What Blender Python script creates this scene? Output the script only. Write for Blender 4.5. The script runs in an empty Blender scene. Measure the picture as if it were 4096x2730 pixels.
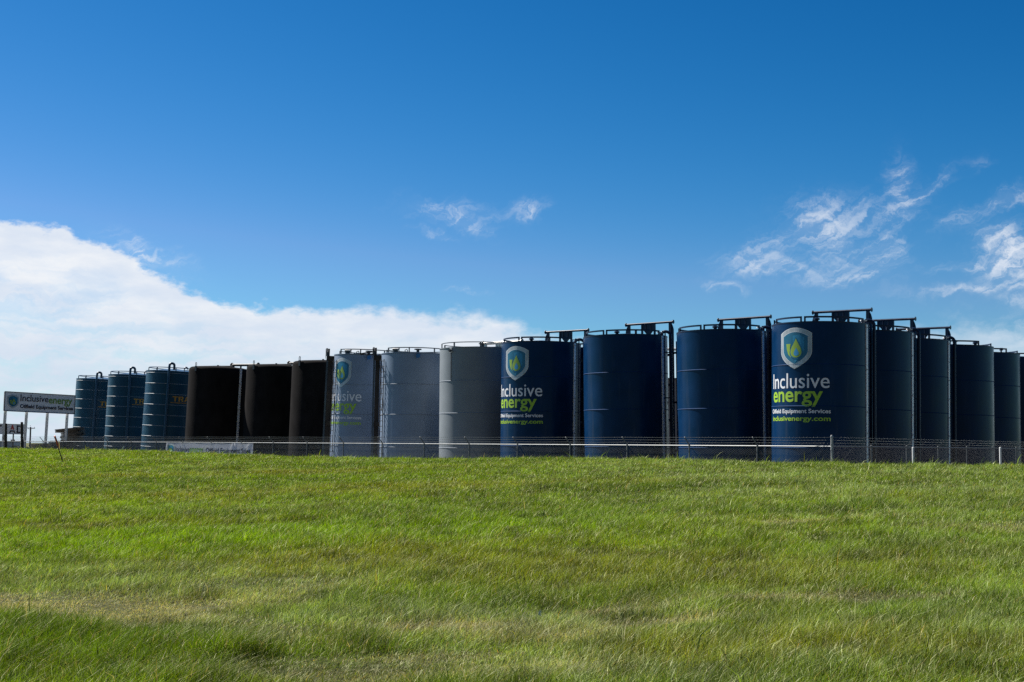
import bpy, bmesh, math, random
import numpy as np
from mathutils import Vector, Matrix
R = math.radians
SC = bpy.context.scene
COL = SC.collection
random.seed(7)

# ------------------------------------------------------------------ camera
EYE = 1.70
FPX = 5300.0                       # focal length in pixels of a 4096 px wide frame
PITCH = math.atan(422 / FPX)
ROLL = -0.0080
cam_d = bpy.data.cameras.new('camera')
cam = bpy.data.objects.new('camera', cam_d)
COL.objects.link(cam)
cam_d.sensor_width = 36.0
cam_d.lens = 36.0 * FPX / 4096
cam_d.clip_start = 0.2
cam_d.clip_end = 20000
CM = Matrix.Rotation(R(90) + PITCH, 4, 'X') @ Matrix.Rotation(-ROLL, 4, 'Z')
cam.matrix_world = Matrix.Translation((0, 0, EYE)) @ CM
SC.camera = cam
CR, CU, CF = (CM.to_3x3() @ Vector(v) for v in ((1, 0, 0), (0, 1, 0), (0, 0, -1)))

def ray(px, py):
    return CF * FPX + CR * (px - 2048) + CU * (1365 - py)
def at(px, py, Y):
    """world point seen in direction (px, py) standing Y metres ahead"""
    d = ray(px, py)
    return Vector((0, 0, EYE)) + d * (Y / d.y)
def azel(px, py):
    d = ray(px, py).normalized()
    return math.degrees(math.atan2(d.x, d.y)), math.degrees(math.asin(d.z))

# ------------------------------------------------------------------ light
SUN_EL, SUN_A = R(50), R(35)       # SUN_A: from -X towards +Y
sun_dir = Vector((-math.cos(SUN_A) * math.cos(SUN_EL), math.sin(SUN_A) * math.cos(SUN_EL), math.sin(SUN_EL)))
sd = bpy.data.lights.new('sun', 'SUN'); sd.energy = 5.0; sd.angle = R(0.53); sd.color = (1.0, 0.955, 0.88)
sun = bpy.data.objects.new('sun', sd); COL.objects.link(sun)
sun.rotation_euler = (-sun_dir).to_track_quat('-Z', 'Y').to_euler()
sun.location = (-30, 30, 60)

SC.view_settings.view_transform = 'Standard'
SC.view_settings.look = 'None'
SC.view_settings.exposure = 0.95
SC.view_settings.gamma = 1.0
SC.cycles.use_denoising = False
SC.cycles.use_adaptive_sampling = False
SC.cycles.max_bounces = 8
SC.cycles.transparent_max_bounces = 8

world = bpy.data.worlds.new('World'); SC.world = world; world.use_nodes = True

class NT:
    """tiny node-tree helper"""
    def __init__(s, tree): s.t = tree; s.n = tree.nodes; s.l = tree.links
    def new(s, typ, **kw):
        n = s.n.new(typ)
        for k, v in kw.items(): setattr(n, k, v)
        return n
    def link(s, a, b): s.l.new(a, b)
    def _in(s, sock, v):
        if hasattr(v, 'is_output') or isinstance(v, bpy.types.NodeSocket): s.l.new(v, sock)
        else: sock.default_value = v
    def math(s, op, a, b=None, c=None, clamp=False):
        n = s.n.new('ShaderNodeMath'); n.operation = op; n.use_clamp = clamp
        s._in(n.inputs[0], a)
        if b is not None: s._in(n.inputs[1], b)
        if c is not None: s._in(n.inputs[2], c)
        return n.outputs[0]
    def vm(s, op, a, b=None, scale=None):
        n = s.n.new('ShaderNodeVectorMath'); n.operation = op
        s._in(n.inputs[0], a)
        if b is not None: s._in(n.inputs[1], b)
        if scale is not None: s._in(n.inputs[3], scale)
        return n.outputs['Value'] if op in ('DOT_PRODUCT', 'LENGTH') else n.outputs['Vector']
    def noise(s, vec, scale, detail=4, rough=0.55, col=False, dist=0.0):
        n = s.n.new('ShaderNodeTexNoise'); n.inputs['Scale'].default_value = scale
        n.inputs['Detail'].default_value = detail; n.inputs['Roughness'].default_value = rough
        n.inputs['Distortion'].default_value = dist
        if vec is not None: s.l.new(vec, n.inputs['Vector'])
        return n.outputs['Color'] if col else n.outputs[0]
    def smooth(s, v, lo, hi, a=0.0, b=1.0):
        n = s.n.new('ShaderNodeMapRange'); n.interpolation_type = 'SMOOTHSTEP'
        s._in(n.inputs[0], v); s._in(n.inputs[1], lo); s._in(n.inputs[2], hi)
        s._in(n.inputs[3], a); s._in(n.inputs[4], b)
        return n.outputs[0]
    def lin(s, v, lo, hi, a=0.0, b=1.0):
        n = s.n.new('ShaderNodeMapRange')
        s._in(n.inputs[0], v); s._in(n.inputs[1], lo); s._in(n.inputs[2], hi)
        s._in(n.inputs[3], a); s._in(n.inputs[4], b)
        return n.outputs[0]
    def mix(s, f, a, b, typ='MIX'):
        n = s.n.new('ShaderNodeMix'); n.data_type = 'RGBA'; n.blend_type = typ
        s._in(n.inputs[0], f); s._in(n.inputs[6], a); s._in(n.inputs[7], b)
        return n.outputs[2]
    def comb(s, x, y, z=0.0):
        n = s.n.new('ShaderNodeCombineXYZ')
        s._in(n.inputs[0], x); s._in(n.inputs[1], y); s._in(n.inputs[2], z)
        return n.outputs[0]

def build_sky():
    w = NT(world.node_tree); w.n.clear()
    out = w.new('ShaderNodeOutputWorld'); bg = w.new('ShaderNodeBackground')
    w.link(bg.outputs[0], out.inputs[0])
    sky = w.new('ShaderNodeTexSky'); sky.sky_type = 'NISHITA'; sky.sun_disc = False
    sky.sun_elevation = SUN_EL; sky.sun_rotation = math.atan2(sun_dir.x, sun_dir.y)
    sky.altitude = 900; sky.air_density = 1.0; sky.dust_density = 0.35; sky.ozone_density = 3.0
    hs = w.new('ShaderNodeHueSaturation'); hs.inputs['Saturation'].default_value = 1.0
    hs.inputs['Value'].default_value = 1.0
    w.link(sky.outputs[0], hs.inputs['Color'])
    tc = w.new('ShaderNodeTexCoord'); sx = w.new('ShaderNodeSeparateXYZ')
    w.link(tc.outputs['Generated'], sx.inputs[0])
    az = w.math('MULTIPLY', w.math('ARCTAN2', sx.outputs[0], sx.outputs[1]), 57.29578)
    el = w.math('MULTIPLY', w.math('ARCSINE', sx.outputs[2]), 57.29578)
    base = w.comb(az, el)
    # deep polarised blue: each channel of the sky bent by its own power
    sp = w.new('ShaderNodeSeparateColor'); w.link(hs.outputs[0], sp.inputs[0]); cc = w.new('ShaderNodeCombineColor')
    chan = []
    for k, (gain, pw) in enumerate(((9.0, 3.85), (1.01, 1.58), (1.05, 1.36))):
        v = w.math('MINIMUM', w.math('MULTIPLY', sp.outputs[k], SKY_STRENGTH), 1.0)
        chan.append(w.math('MULTIPLY', w.math('POWER', v, pw), gain))
    chan[0] = w.math('MINIMUM', chan[0], w.math('MULTIPLY', chan[1], .40))
    for k in range(3): w.link(w.math('DIVIDE', chan[k], SKY_STRENGTH), cc.inputs[k])
    # sky behind the camera darkened by hand, to cut fill on the tanks
    away = w.math('MAXIMUM', w.smooth(az, 90, 150), w.smooth(az, -110, -160))
    skycol = w.vm('SCALE', cc.outputs[0], scale=w.math('SUBTRACT', 1.0, w.math('MULTIPLY', away, .68)))
    # --- warped coordinates for wisps
    wn = w.vm('SUBTRACT', w.noise(base, 0.55, 5, 0.6, col=True), (0.5, 0.5, 0.5))
    warp = w.vm('ADD', base, w.vm('MULTIPLY', wn, (2.6, 1.7, 0)))
    wn2 = w.vm('SUBTRACT', w.noise(base, 2.2, 4, 0.6, col=True), (0.5, 0.5, 0.5))
    warp = w.vm('ADD', warp, w.vm('MULTIPLY', wn2, (0.34, 0.22, 0)))
    total = None
    for (px, py, rx, ry, rot, st) in WISPS:
        a0, e0 = azel(px, py)
        k = 57.3 / FPX; c, s_ = math.cos(R(-rot)), math.sin(R(-rot))
        d = w.vm('SUBTRACT', warp, (a0, e0, 0))
        u = w.vm('DOT_PRODUCT', d, (c / (rx * k), s_ / (rx * k), 0))
        v = w.vm('DOT_PRODUCT', d, (-s_ / (ry * k), c / (ry * k), 0))
        q = w.math('ADD', w.math('MULTIPLY', u, u), w.math('MULTIPLY', v, v))
        g = w.math('MULTIPLY', w.math('EXPONENT', w.math('MULTIPLY', q, -1.0)), st)
        total = g if total is None else w.math('ADD', total, g)
    # filaments, combed along two directions
    def comb_noise(ang, sx_, sy_, sc, det=4):
        c, s_ = math.cos(R(ang)), math.sin(R(ang))
        u = w.vm('DOT_PRODUCT', warp, (c * sx_, s_ * sx_, 0))
        v = w.vm('DOT_PRODUCT', warp, (-s_ * sy_, c * sy_, 0))
        return w.noise(w.comb(u, v, 3.1), sc, det, 0.62)
    fil = w.math('ADD', w.math('MULTIPLY', comb_noise(30, .22, 1.9, 1.7), .6), w.math('MULTIPLY', comb_noise(-18, .3, 1.9, 1.2), .4))
    fil = w.smooth(fil, .42, .68)
    wisp = w.math('MULTIPLY', total, w.math('ADD', w.math('MULTIPLY', fil, .95), .10))
    wisp = w.math('SUBTRACT', 1.0, w.math('EXPONENT', w.math('MULTIPLY', wisp, -1.15)))
    # --- cloud bank: upper edge given as elevation against azimuth
    fc = w.new('ShaderNodeFloatCurve'); cu = fc.mapping.curves[0]
    pts = []
    for px, py in BANK:
        a, e = azel(px, py); pts.append(((a + 40) / 80, e / 20))
    pts = [(0.0, 12.0 / 20), (0.12, 11.0 / 20)] + pts + [(0.86, .26), (1.0, .2)]
    cu.points[0].location = pts[0]; cu.points[1].location = pts[-1]
    for p in pts[1:-1]: cu.points.new(*p)
    for p in cu.points: p.handle_type = 'AUTO'
    fc.mapping.update()
    w.link(w.lin(az, -40, 40), fc.inputs['Value'])
    edge = w.math('MULTIPLY', fc.outputs[0], 20)
    n1 = w.noise(w.vm('MULTIPLY', base, (.55, 1.0, 1)), .9, 8, .62)
    n2 = w.noise(w.vm('MULTIPLY', warp, (.22, 1.3, 1)), 1.2, 7, .6)
    e2 = w.math('ADD', edge, w.math('MULTIPLY', w.math('SUBTRACT', n1, .5), 2.3))
    dep = w.math('SUBTRACT', e2, el)
    soft = w.lin(az, -14, 2, .32, 1.0)
    bank = w.smooth(dep, -.1, soft)
    # streaks thin the bank below its bright rim
    thin = w.smooth(n2, .34, .62)
    inner = w.smooth(dep, .3, 3.2)
    holes = w.math('MULTIPLY', w.math('MULTIPLY', w.math('SUBTRACT', 1.0, thin), inner), .34)
    opac = w.math('MULTIPLY', bank, w.math('SUBTRACT', .97, holes))
    opac = w.math('MULTIPLY', opac, w.lin(az, 0, 5, 1.0, .55))
    hz = w.smooth(el, 4.8, 0.0, 0, .55)       # pale air low over the horizon
    cshade = w.noise(w.vm('MULTIPLY', base, (.35, 1.1, 1)), .8, 5, .55)
    white = w.mix(w.smooth(cshade, .35, .7), (.72, .79, .90, 1), (.90, .92, .95, 1))
    white = w.mix(w.math('MULTIPLY', w.smooth(el, 6.5, 1.5), .55), white, (.60, .70, .84, 1))
    CG = SKY_STRENGTH
    front = w.math('MULTIPLY', w.smooth(az, -75, -40), w.smooth(az, 75, 40))     # the bank lies on this side of the sky only
    opac = w.math('MULTIPLY', opac, front); hz = w.math('MULTIPLY', hz, w.math('ADD', w.math('MULTIPLY', front, .95), .05))
    whiteS = w.vm('SCALE', white, scale=1.0 / CG)
    hazec = w.vm('SCALE', (.58, .70, .86), scale=1.0 / CG)
    c1 = w.mix(hz, skycol, hazec)
    c2 = w.mix(wisp, c1, w.vm('SCALE', (.80, .85, .93), scale=1.0 / CG))
    c3 = w.mix(opac, c2, whiteS)
    w.link(c3, bg.inputs['Color'])
    bg.inputs['Strength'].default_value = SKY_STRENGTH * 2 ** -SC.view_settings.exposure

SKY_STRENGTH = 0.105
BANK = [(0, 850), (110, 880), (160, 905), (250, 912), (320, 955), (400, 975), (470, 990), (560, 1050), (700, 1125), (850, 1170),
        (1000, 1212), (1200, 1228), (1400, 1224), (1600, 1220), (1800, 1235), (1950, 1242), (2060, 1270), (2200, 1325), (2500, 1350),
        (3000, 1330), (3400, 1300), (3700, 1285), (4096, 1280)]
WISPS = [(1800, 850, 150, 34, 4, .55), (1880, 905, 70, 24, 25, .5), (2110, 845, 66, 28, 0, .95), (1740, 932, 60, 12, 8, .3),
         (600, 1015, 120, 42, 22, .9), (3610, 745, 42, 90, -12, .75), (3700, 775, 120, 26, -33, .5), (3300, 850, 110, 50, 5, .7),
         (3250, 910, 120, 30, -8, .6), (3050, 1015, 120, 40, -30, .7), (3120, 1075, 180, 36, 8, .75), (3350, 985, 150, 70, 30, .6),
         (3540, 1010, 55, 75, 10, .85), (3400, 1120, 150, 20, -5, .5), (2890, 1155, 60, 14, 14, .5), (3970, 830, 160, 26, -20, .7),
         (4060, 1030, 100, 80, 20, 2.2), (3860, 1062, 120, 18, 0, .5), (3900, 1160, 190, 18, -2, .65), (4070, 1195, 50, 10, 4, .6),
         (3930, 650, 30, 22, 0, .2), (1880, 1155, 60, 10, 15, .25), (3500, 860, 150, 60, 0, .3), (4100, 1330, 260, 90, 0, .3)]
build_sky()

# ------------------------------------------------------------------ materials
def mat(name, col, rough=.6, metal=0.0, var=0.12, vscale=3.0, bump=0.0, bscale=20.0, spec=.5, streak=0.0, coat=0.0, col2=None, stretch=(1, 1, 1)):
    m = bpy.data.materials.new(name); m.use_nodes = True
    t = NT(m.node_tree); bs = t.n['Principled BSDF']
    tc = t.new('ShaderNodeTexCoord'); v = t.vm('MULTIPLY', tc.outputs['Object'], stretch)
    n = t.noise(v, vscale, 6, .6)
    f = t.lin(n, .3, .7)
    c2 = col2 if col2 else tuple(min(1, c * (1 + var * 2)) + var * .01 for c in col)
    c1 = tuple(c * (1 - var) for c in col)
    c = t.mix(f, (*c1, 1), (*c2, 1))
    if streak:
        sn = t.noise(t.vm('MULTIPLY', tc.outputs['Object'], (2.2, 2.2, .13)), 2.0, 6, .65)
        c = t.mix(t.math('MULTIPLY', t.smooth(sn, .52, .75), streak), c, (.30, .28, .25, 1))
    t.link(c, bs.inputs['Base Color'])
    t.link(t.lin(n, .3, .7, max(0.03, rough - .07), min(1, rough + .08)), bs.inputs['Roughness'])
    bs.inputs['Metallic'].default_value = metal
    bs.inputs['Specular IOR Level'].default_value = spec
    if coat: bs.inputs['Coat Weight'].default_value = coat; bs.inputs['Coat Roughness'].default_value = .2
    if bump:
        b = t.new('ShaderNodeBump'); b.inputs['Strength'].default_value = 1.0; b.inputs['Distance'].default_value = bump
        t.link(t.noise(v, bscale, 5, .6), b.inputs['Height']); t.link(b.outputs[0], bs.inputs['Normal'])
    return m

M = {}
M['navy'] = mat('navy_paint', (.0010, .023, .074), .27, var=.15, vscale=.8, bump=.007, bscale=.9, streak=.05, spec=.16)
M['navy_seam'] = mat('navy_seam_paint', (.003, .03, .10), .7, var=.2, vscale=2, spec=.1)
M['grey_seam'] = mat('grey_seam_paint', (.22, .25, .29), .7, var=.1, vscale=2, spec=.1)
M['navy_trim'] = mat('navy_trim_paint', (.004, .014, .042), .40, var=.2, vscale=5, spec=.35)
M['grey'] = mat('blue_grey_paint', (.205, .265, .36), .34, var=.06, vscale=.8, bump=.003, bscale=1.2, streak=.08, spec=.25)
M['greyn'] = mat('plain_grey_paint', (.215, .24, .26), .40, var=.06, vscale=.8, bump=.003, bscale=1.2, streak=.08, spec=.25)
M['grey_trim'] = mat('grey_trim_steel', (.07, .085, .10), .5, var=.2, vscale=5)
M['dark_steel'] = mat('dark_weathered_steel', (.022, .020, .021), .6, var=.4, vscale=4, col2=(.05, .035, .028))
M['blue_steel'] = mat('blue_grey_steel_beam', (.05, .075, .10), .5, var=.2, vscale=4)
M['foam'] = mat('black_sprayed_insulation', (.011, .0100, .0102), .95, var=.25, vscale=1.5, bump=.009, bscale=9, spec=.05, stretch=(1, 1, .6))
M['black_steel'] = mat('black_painted_steel', (.012, .011, .012), .5, var=.3, vscale=6)
M['silver'] = mat('galvanised_silver_steel', (.55, .53, .50), .42, metal=.35, var=.15, vscale=6)
M['galv'] = mat('galvanised_fence_steel', (.30, .31, .31), .5, metal=.3, var=.15, vscale=8)
M['wire'] = mat('galvanised_wire', (.15, .16, .16), .6, var=.15, vscale=8)
M['galv_post_shade'] = mat('shaded_galvanised_post', (.13, .14, .145), .6, metal=.2, var=.2, vscale=8)  # darker copy of the fence steel: shade on posts and arms in the colour
M['galv_shade'] = mat('shaded_galvanised_steel', (.10, .11, .115), .55, metal=.3, var=.2, vscale=8)  # side fence steel with its shade put into the base colour
M['wire_shade'] = mat('shaded_galvanised_wire', (.022, .026, .03), .7, var=.2, vscale=8)  # same wire, darkened so the side fence mesh looks shaded
M['white'] = mat('white_vinyl_lettering', (.72, .74, .77), .5, var=.04, vscale=5)
M['whitep'] = mat('white_paint', (.74, .74, .73), .5, var=.06, vscale=5)
M['gauge'] = mat('white_gauge_paint', (.84, .86, .88), .3, var=.06, vscale=3, spec=.7)
M['mark'] = mat('black_marking', (.02, .02, .022), .6)
M['green'] = mat('lime_green_vinyl', (.30, .50, .03), .5, var=.04, vscale=5)
M['rim'] = mat('brushed_silver_vinyl', (.36, .38, .39), .38, metal=.25, var=.25, vscale=4, stretch=(1, 1, .25))
M['edge'] = mat('pale_silver_vinyl', (.62, .66, .68), .4, var=.05)
M['teal'] = mat('teal_vinyl', (.010, .125, .22), .4, var=.1, vscale=2)
M['teal2'] = mat('bright_teal_vinyl', (.015, .20, .36), .4, var=.1, vscale=2)
M['tealp'] = mat('pale_teal_vinyl', (.05, .25, .40), .4, var=.05)
M['leaf'] = mat('leaf_green_vinyl', (.27, .42, .05), .45, var=.05)
M['drop'] = mat('drop_blue_vinyl', (.05, .30, .58), .45, var=.05)
M['valve'] = mat('blue_plastic_cover', (.02, .14, .35), .5, var=.1)
M['alum'] = mat('aluminium_band', (.30, .34, .37), .6, metal=.0, var=.05, vscale=8)
M['gold'] = mat('gold_vinyl', (.42, .22, .025), .5, var=.1)
M['board'] = mat('white_sign_panel', (.82, .82, .84), .55, var=.04, vscale=1.5)
M['ink'] = mat('dark_sign_ink', (.018, .014, .030), .5)
M['signgreen'] = mat('green_sign_ink', (.16, .30, .03), .5)
M['red'] = mat('red_sign_ink', (.50, .035, .03), .5)
M['wood'] = mat('weathered_dark_wood', (.045, .033, .026), .85, var=.35, vscale=6, bump=.006, bscale=30, stretch=(1, 1, .2))
M['wood2'] = mat('weathered_timber', (.05, .040, .032), .85, var=.5, vscale=9, bump=.006, bscale=30, stretch=(.2, 1, 1), col2=(.14, .12, .10))
M['stake'] = mat('grey_stake_wood', (.06, .045, .035), .8, var=.3, vscale=10)
M['orange'] = mat('orange_flagging', (.70, .11, .02), .6, var=.2, vscale=20)
M['trailer'] = mat('pale_blue_grey_siding', (.28, .34, .40), .6, var=.05)
M['tan'] = mat('grey_tan_cladding', (.26, .23, .22), .6, var=.06)
M['rubber'] = mat('black_rubber_hose', (.02, .02, .022), .6)

def teal_tank_mat():
    m = bpy.data.materials.new('teal_ribbed_cladding'); m.use_nodes = True
    t = NT(m.node_tree); bs = t.n['Principled BSDF']
    tc = t.new('ShaderNodeTexCoord'); sx = t.new('ShaderNodeSeparateXYZ'); t.link(tc.outputs['Object'], sx.inputs[0])
    a = t.math('ARCTAN2', sx.outputs[0], sx.outputs[1])
    rib = t.math('SINE', t.math('MULTIPLY', a, 110))
    n = t.noise(tc.outputs['Object'], 1.2, 5, .6)
    c = t.mix(t.lin(n, .3, .7), (.004, .045, .092, 1), (.007, .060, .112, 1))
    t.link(c, bs.inputs['Base Color']); bs.inputs['Roughness'].default_value = .38
    b = t.new('ShaderNodeBump'); b.inputs['Distance'].default_value = .006; b.inputs['Strength'].default_value = .6; bs.inputs['Specular IOR Level'].default_value = .25
    t.link(rib, b.inputs['Height']); t.link(b.outputs[0], bs.inputs['Normal'])
    return m
M['ribbed'] = teal_tank_mat()
M['teal_trim'] = mat('teal_trim_paint', (.012, .05, .10), .4, var=.15)

def banner_mat():
    m = mat('white_banner_fabric', (.80, .82, .85), .6, var=.04, vscale=2, bump=0)
    t = NT(m.node_tree); bs = t.n['Principled BSDF']; out = t.n['Material Output']
    tr = t.new('ShaderNodeBsdfTranslucent'); tr.inputs[0].default_value = (.80, .83, .88, 1)
    mx = t.new('ShaderNodeMixShader'); mx.inputs[0].default_value = .8
    t.link(bs.outputs[0], mx.inputs[1]); t.link(tr.outputs[0], mx.inputs[2]); t.link(mx.outputs[0], out.inputs[0])
    return m
M['banner'] = banner_mat()

# ------------------------------------------------------------------ mesh builder
class MB:
    def __init__(s): s.v = []; s.f = []
    def add(s, vs, fs):
        o = len(s.v); s.v += [tuple(p) for p in vs]; s.f += [tuple(i + o for i in f) for f in fs]; return s
    def box(s, c, size, rot=None):
        c = Vector(c); hx, hy, hz = size[0] / 2, size[1] / 2, size[2] / 2
        vs = [Vector((x, y, z)) for z in (-hz, hz) for x, y in ((-hx, -hy), (hx, -hy), (hx, hy), (-hx, hy))]
        if rot is not None: vs = [rot @ v for v in vs]
        return s.add([c + v for v in vs], [(3, 2, 1, 0), (4, 5, 6, 7), (0, 1, 5, 4), (1, 2, 6, 5), (2, 3, 7, 6), (3, 0, 4, 7)])
    def beam(s, a, b, w, h, side=(0, 0, 1)):
        """box from a to b; w across, h along 'side'"""
        a, b = Vector(a), Vector(b); d = (b - a).normalized()
        u = Vector(side); u = (u - d * u.dot(d)); u = u.normalized() if u.length > 1e-5 else d.orthogonal().normalized()
        r = d.cross(u)
        vs = [p + r * x * w / 2 + u * y * h / 2 for p in (a, b) for x, y in ((-1, -1), (1, -1), (1, 1), (-1, 1))]
        return s.add(vs, [(3, 2, 1, 0), (4, 5, 6, 7), (0, 1, 5, 4), (1, 2, 6, 5), (2, 3, 7, 6), (3, 0, 4, 7)])
    def tube(s, pts, r, n=10, caps=True, closed=False):
        pts = [Vector(p) for p in pts]; m = len(pts); rs = r if isinstance(r, (list, tuple)) else [r] * m
        rings = []; prev = None
        for i, p in enumerate(pts):
            if closed: t = pts[(i + 1) % m] - pts[i - 1]
            else: t = pts[min(i + 1, m - 1)] - pts[max(i - 1, 0)]
            t.normalize()
            u = (prev - t * prev.dot(t)) if prev is not None else t.orthogonal()
            if u.length < 1e-6: u = t.orthogonal()
            u.normalize(); prev = u; w = t.cross(u)
            rings.append([p + (u * math.cos(2 * math.pi * k / n) + w * math.sin(2 * math.pi * k / n)) * rs[i] for k in range(n)])
        vs = [v for g in rings for v in g]; fs = []
        for i in range(m if closed else m - 1):
            a, b = i * n, ((i + 1) % m) * n
            fs += [(a + k, a + (k + 1) % n, b + (k + 1) % n, b + k) for k in range(n)]
        if caps and not closed: fs += [tuple(reversed(range(n))), tuple(range((m - 1) * n, m * n))]
        return s.add(vs, fs)
    def lathe(s, prof, n=96, c=(0, 0, 0), a0=0.0, a1=360.0):
        full = abs(a1 - a0) >= 359.9; k = n if full else n + 1; vs = []; fs = []
        for i in range(k):
            a = R(a0 + (a1 - a0) * i / n)
            vs += [(c[0] + r * math.sin(a), c[1] - r * math.cos(a), c[2] + z) for r, z in prof]
        m = len(prof)
        for i in range(n):
            a, b = i * m, ((i + 1) % k) * m
            fs += [(a + j, b + j, b + j + 1, a + j + 1) for j in range(m - 1)]
        return s.add(vs, fs)
    def ringbar(s, r, z, w, h, n=96, a0=0.0, a1=360.0):
        """rectangular bar bent round a circle (closed section)"""
        s.lathe([(r, z), (r + w, z), (r + w, z + h), (r, z + h), (r, z)], n, a0=a0, a1=a1)
        if abs(a1 - a0) < 359.9:
            for a in (a0, a1):
                q = [cy(a, r, z), cy(a, r + w, z), cy(a, r + w, z + h), cy(a, r, z + h)]
                s.add(q, [(0, 1, 2, 3)])
        return s
    def prism(s, poly, f0, f1):
        """2-D polygon placed by functions f0, f1 (front, back)"""
        n = len(poly); vs = [f0(*p) for p in poly] + [f1(*p) for p in poly]
        return s.add(vs, [tuple(range(n)), tuple(reversed(range(n, 2 * n)))] + [(i, i + n, (i + 1) % n + n, (i + 1) % n) for i in range(n)])
    def build(s, name, m, parent=None, smooth=35):
        me = bpy.data.meshes.new(name); me.from_pydata(s.v, [], s.f); me.materials.append(m)
        bm = bmesh.new(); bm.from_mesh(me); bmesh.ops.recalc_face_normals(bm, faces=bm.faces); bm.to_mesh(me); bm.free()
        if smooth:
            me.shade_smooth(); me.set_sharp_from_angle(angle=R(smooth))
        o = bpy.data.objects.new(name, me); COL.objects.link(o)
        if parent is not None: o.parent = parent
        return o

def cy(phi, r, z):
    """point on a cylinder; phi = 0 faces -Y (the road), positive to +X"""
    a = R(phi); return (r * math.sin(a), -r * math.cos(a), z)
def tag(o, label=None, cat=None, group=None, kind=None):
    if label: o['label'] = label
    if cat: o['category'] = cat
    if group: o['group'] = group
    if kind: o['kind'] = kind
    return o
def empty(name, loc, rot=(0, 0, 0)):
    o = bpy.data.objects.new(name, None); o.empty_display_size = .5
    o.location = loc; o.rotation_euler = rot; COL.objects.link(o); return o

# ------------------------------------------------------------------ lettering
_tc = {}
def glyphs(txt, thick=0.0, space=1.0):
    """text as flat triangles normalised to its bounding box (0..1, 0..1)"""
    key = (txt, thick, space)
    if key in _tc: return _tc[key]
    cu = bpy.data.curves.new('lettering_curve', 'FONT'); cu.body = txt; cu.offset = thick; cu.space_character = space
    cu.resolution_u = 5; cu.fill_mode = 'FRONT'
    o = bpy.data.objects.new('lettering_curve', cu); COL.objects.link(o)
    dg = bpy.context.evaluated_depsgraph_get(); dg.update()
    me = bpy.data.meshes.new_from_object(o.evaluated_get(dg))
    vs = [(v.co.x, v.co.y) for v in me.vertices]; fs = [tuple(p.vertices) for p in me.polygons]
    bpy.data.objects.remove(o); bpy.data.curves.remove(cu); bpy.data.meshes.remove(me)
    x0, x1 = min(v[0] for v in vs), max(v[0] for v in vs); y0, y1 = min(v[1] for v in vs), max(v[1] for v in vs)
    vs = [((x - x0) / (x1 - x0), (y - y0) / (y1 - y0)) for x, y in vs]
    _tc[key] = (vs, fs); return _tc[key]

def flat_mesh(name, vs, fs, fn, m, parent, cuts=0):
    """lay 2-D shapes (0..1) on a surface through fn(u, v); cuts = vertical slices so that they bend"""
    bm = bmesh.new()
    bv = [bm.verts.new((x, y, 0)) for x, y in vs]
    for f in fs:
        try: bm.faces.new([bv[i] for i in f])
        except ValueError: pass
    if cuts:
        x0 = min(v[0] for v in vs); x1 = max(v[0] for v in vs)
        for k in range(1, cuts):
            x = x0 + (x1 - x0) * k / cuts
            bmesh.ops.bisect_plane(bm, geom=bm.verts[:] + bm.edges[:] + bm.faces[:], plane_co=(x, 0, 0), plane_no=(1, 0, 0))
    for v in bm.verts: v.co = fn(v.co.x, v.co.y)
    me = bpy.data.meshes.new(name); bm.to_mesh(me); bm.free(); me.materials.append(m)
    o = bpy.data.objects.new(name, me); COL.objects.link(o)
    if parent is not None: o.parent = parent
    return o

def bez(p0, p1, p2, n=10):
    return [((1 - t) ** 2 * p0[0] + 2 * t * (1 - t) * p1[0] + t * t * p2[0], (1 - t) ** 2 * p0[1] + 2 * t * (1 - t) * p1[1] + t * t * p2[1]) for t in [i / n for i in range(n)]]
def shield_poly(k=1.0, dy=0.0):
    p = bez((-1, .72), (-.5, 1.0), (0, 1.0)) + bez((0, 1.0), (.5, 1.0), (1, .72)) + [(1, .72)] + bez((1, -.18), (.95, -.62), (0, -1.0), 14) + bez((0, -1.0), (-.95, -.62), (-1, -.18), 14) + [(-1, -.18)]
    return [(x * k, y * k + dy) for x, y in p]
def drop_poly(cx, cyy, w, h):
    p = bez((0, 1), (-.12, .75), (-.62, .12), 8) + bez((-.62, .12), (-1.08, -.5), (-.62, -.85), 8) + bez((-.62, -.85), (0, -1.18), (.62, -.85), 8) + bez((.62, -.85), (1.08, -.5), (.62, .12), 8) + bez((.62, .12), (.12, .75), (0, 1), 8)
    return [(cx + x * w, cyy + y * h) for x, y in p]
EMBLEM = [
    ('shield_edge', [shield_poly(1.0)], 'edge'), ('shield_rim', [shield_poly(.975)], 'rim'),
    ('shield_inner_edge', [shield_poly(.80, .01)], 'edge'), ('shield_field', [shield_poly(.775, .01)], 'teal'),
    ('shield_highlight', [[(-.12, .62), (.28, .66), (.58, .50), (.56, -.10), (.30, -.45), (.02, -.70), (-.08, -.2)]], 'teal2'),
    ('leaf', [[(-.56, .22), (-.26, .22), (-.30, 0), (-.30, -.14), (-.22, -.32), (-.06, -.44), (-.24, -.43), (-.42, -.30), (-.52, -.06)]], 'leaf'),
    ('flame_outline', [drop_poly(.08, .02, .47, .53)], 'teal'), ('flame', [drop_poly(.08, .02, .40, .46)], 'leaf'), ('droplet', [drop_poly(.10, -.16, .18, .20)], 'drop')]
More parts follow.
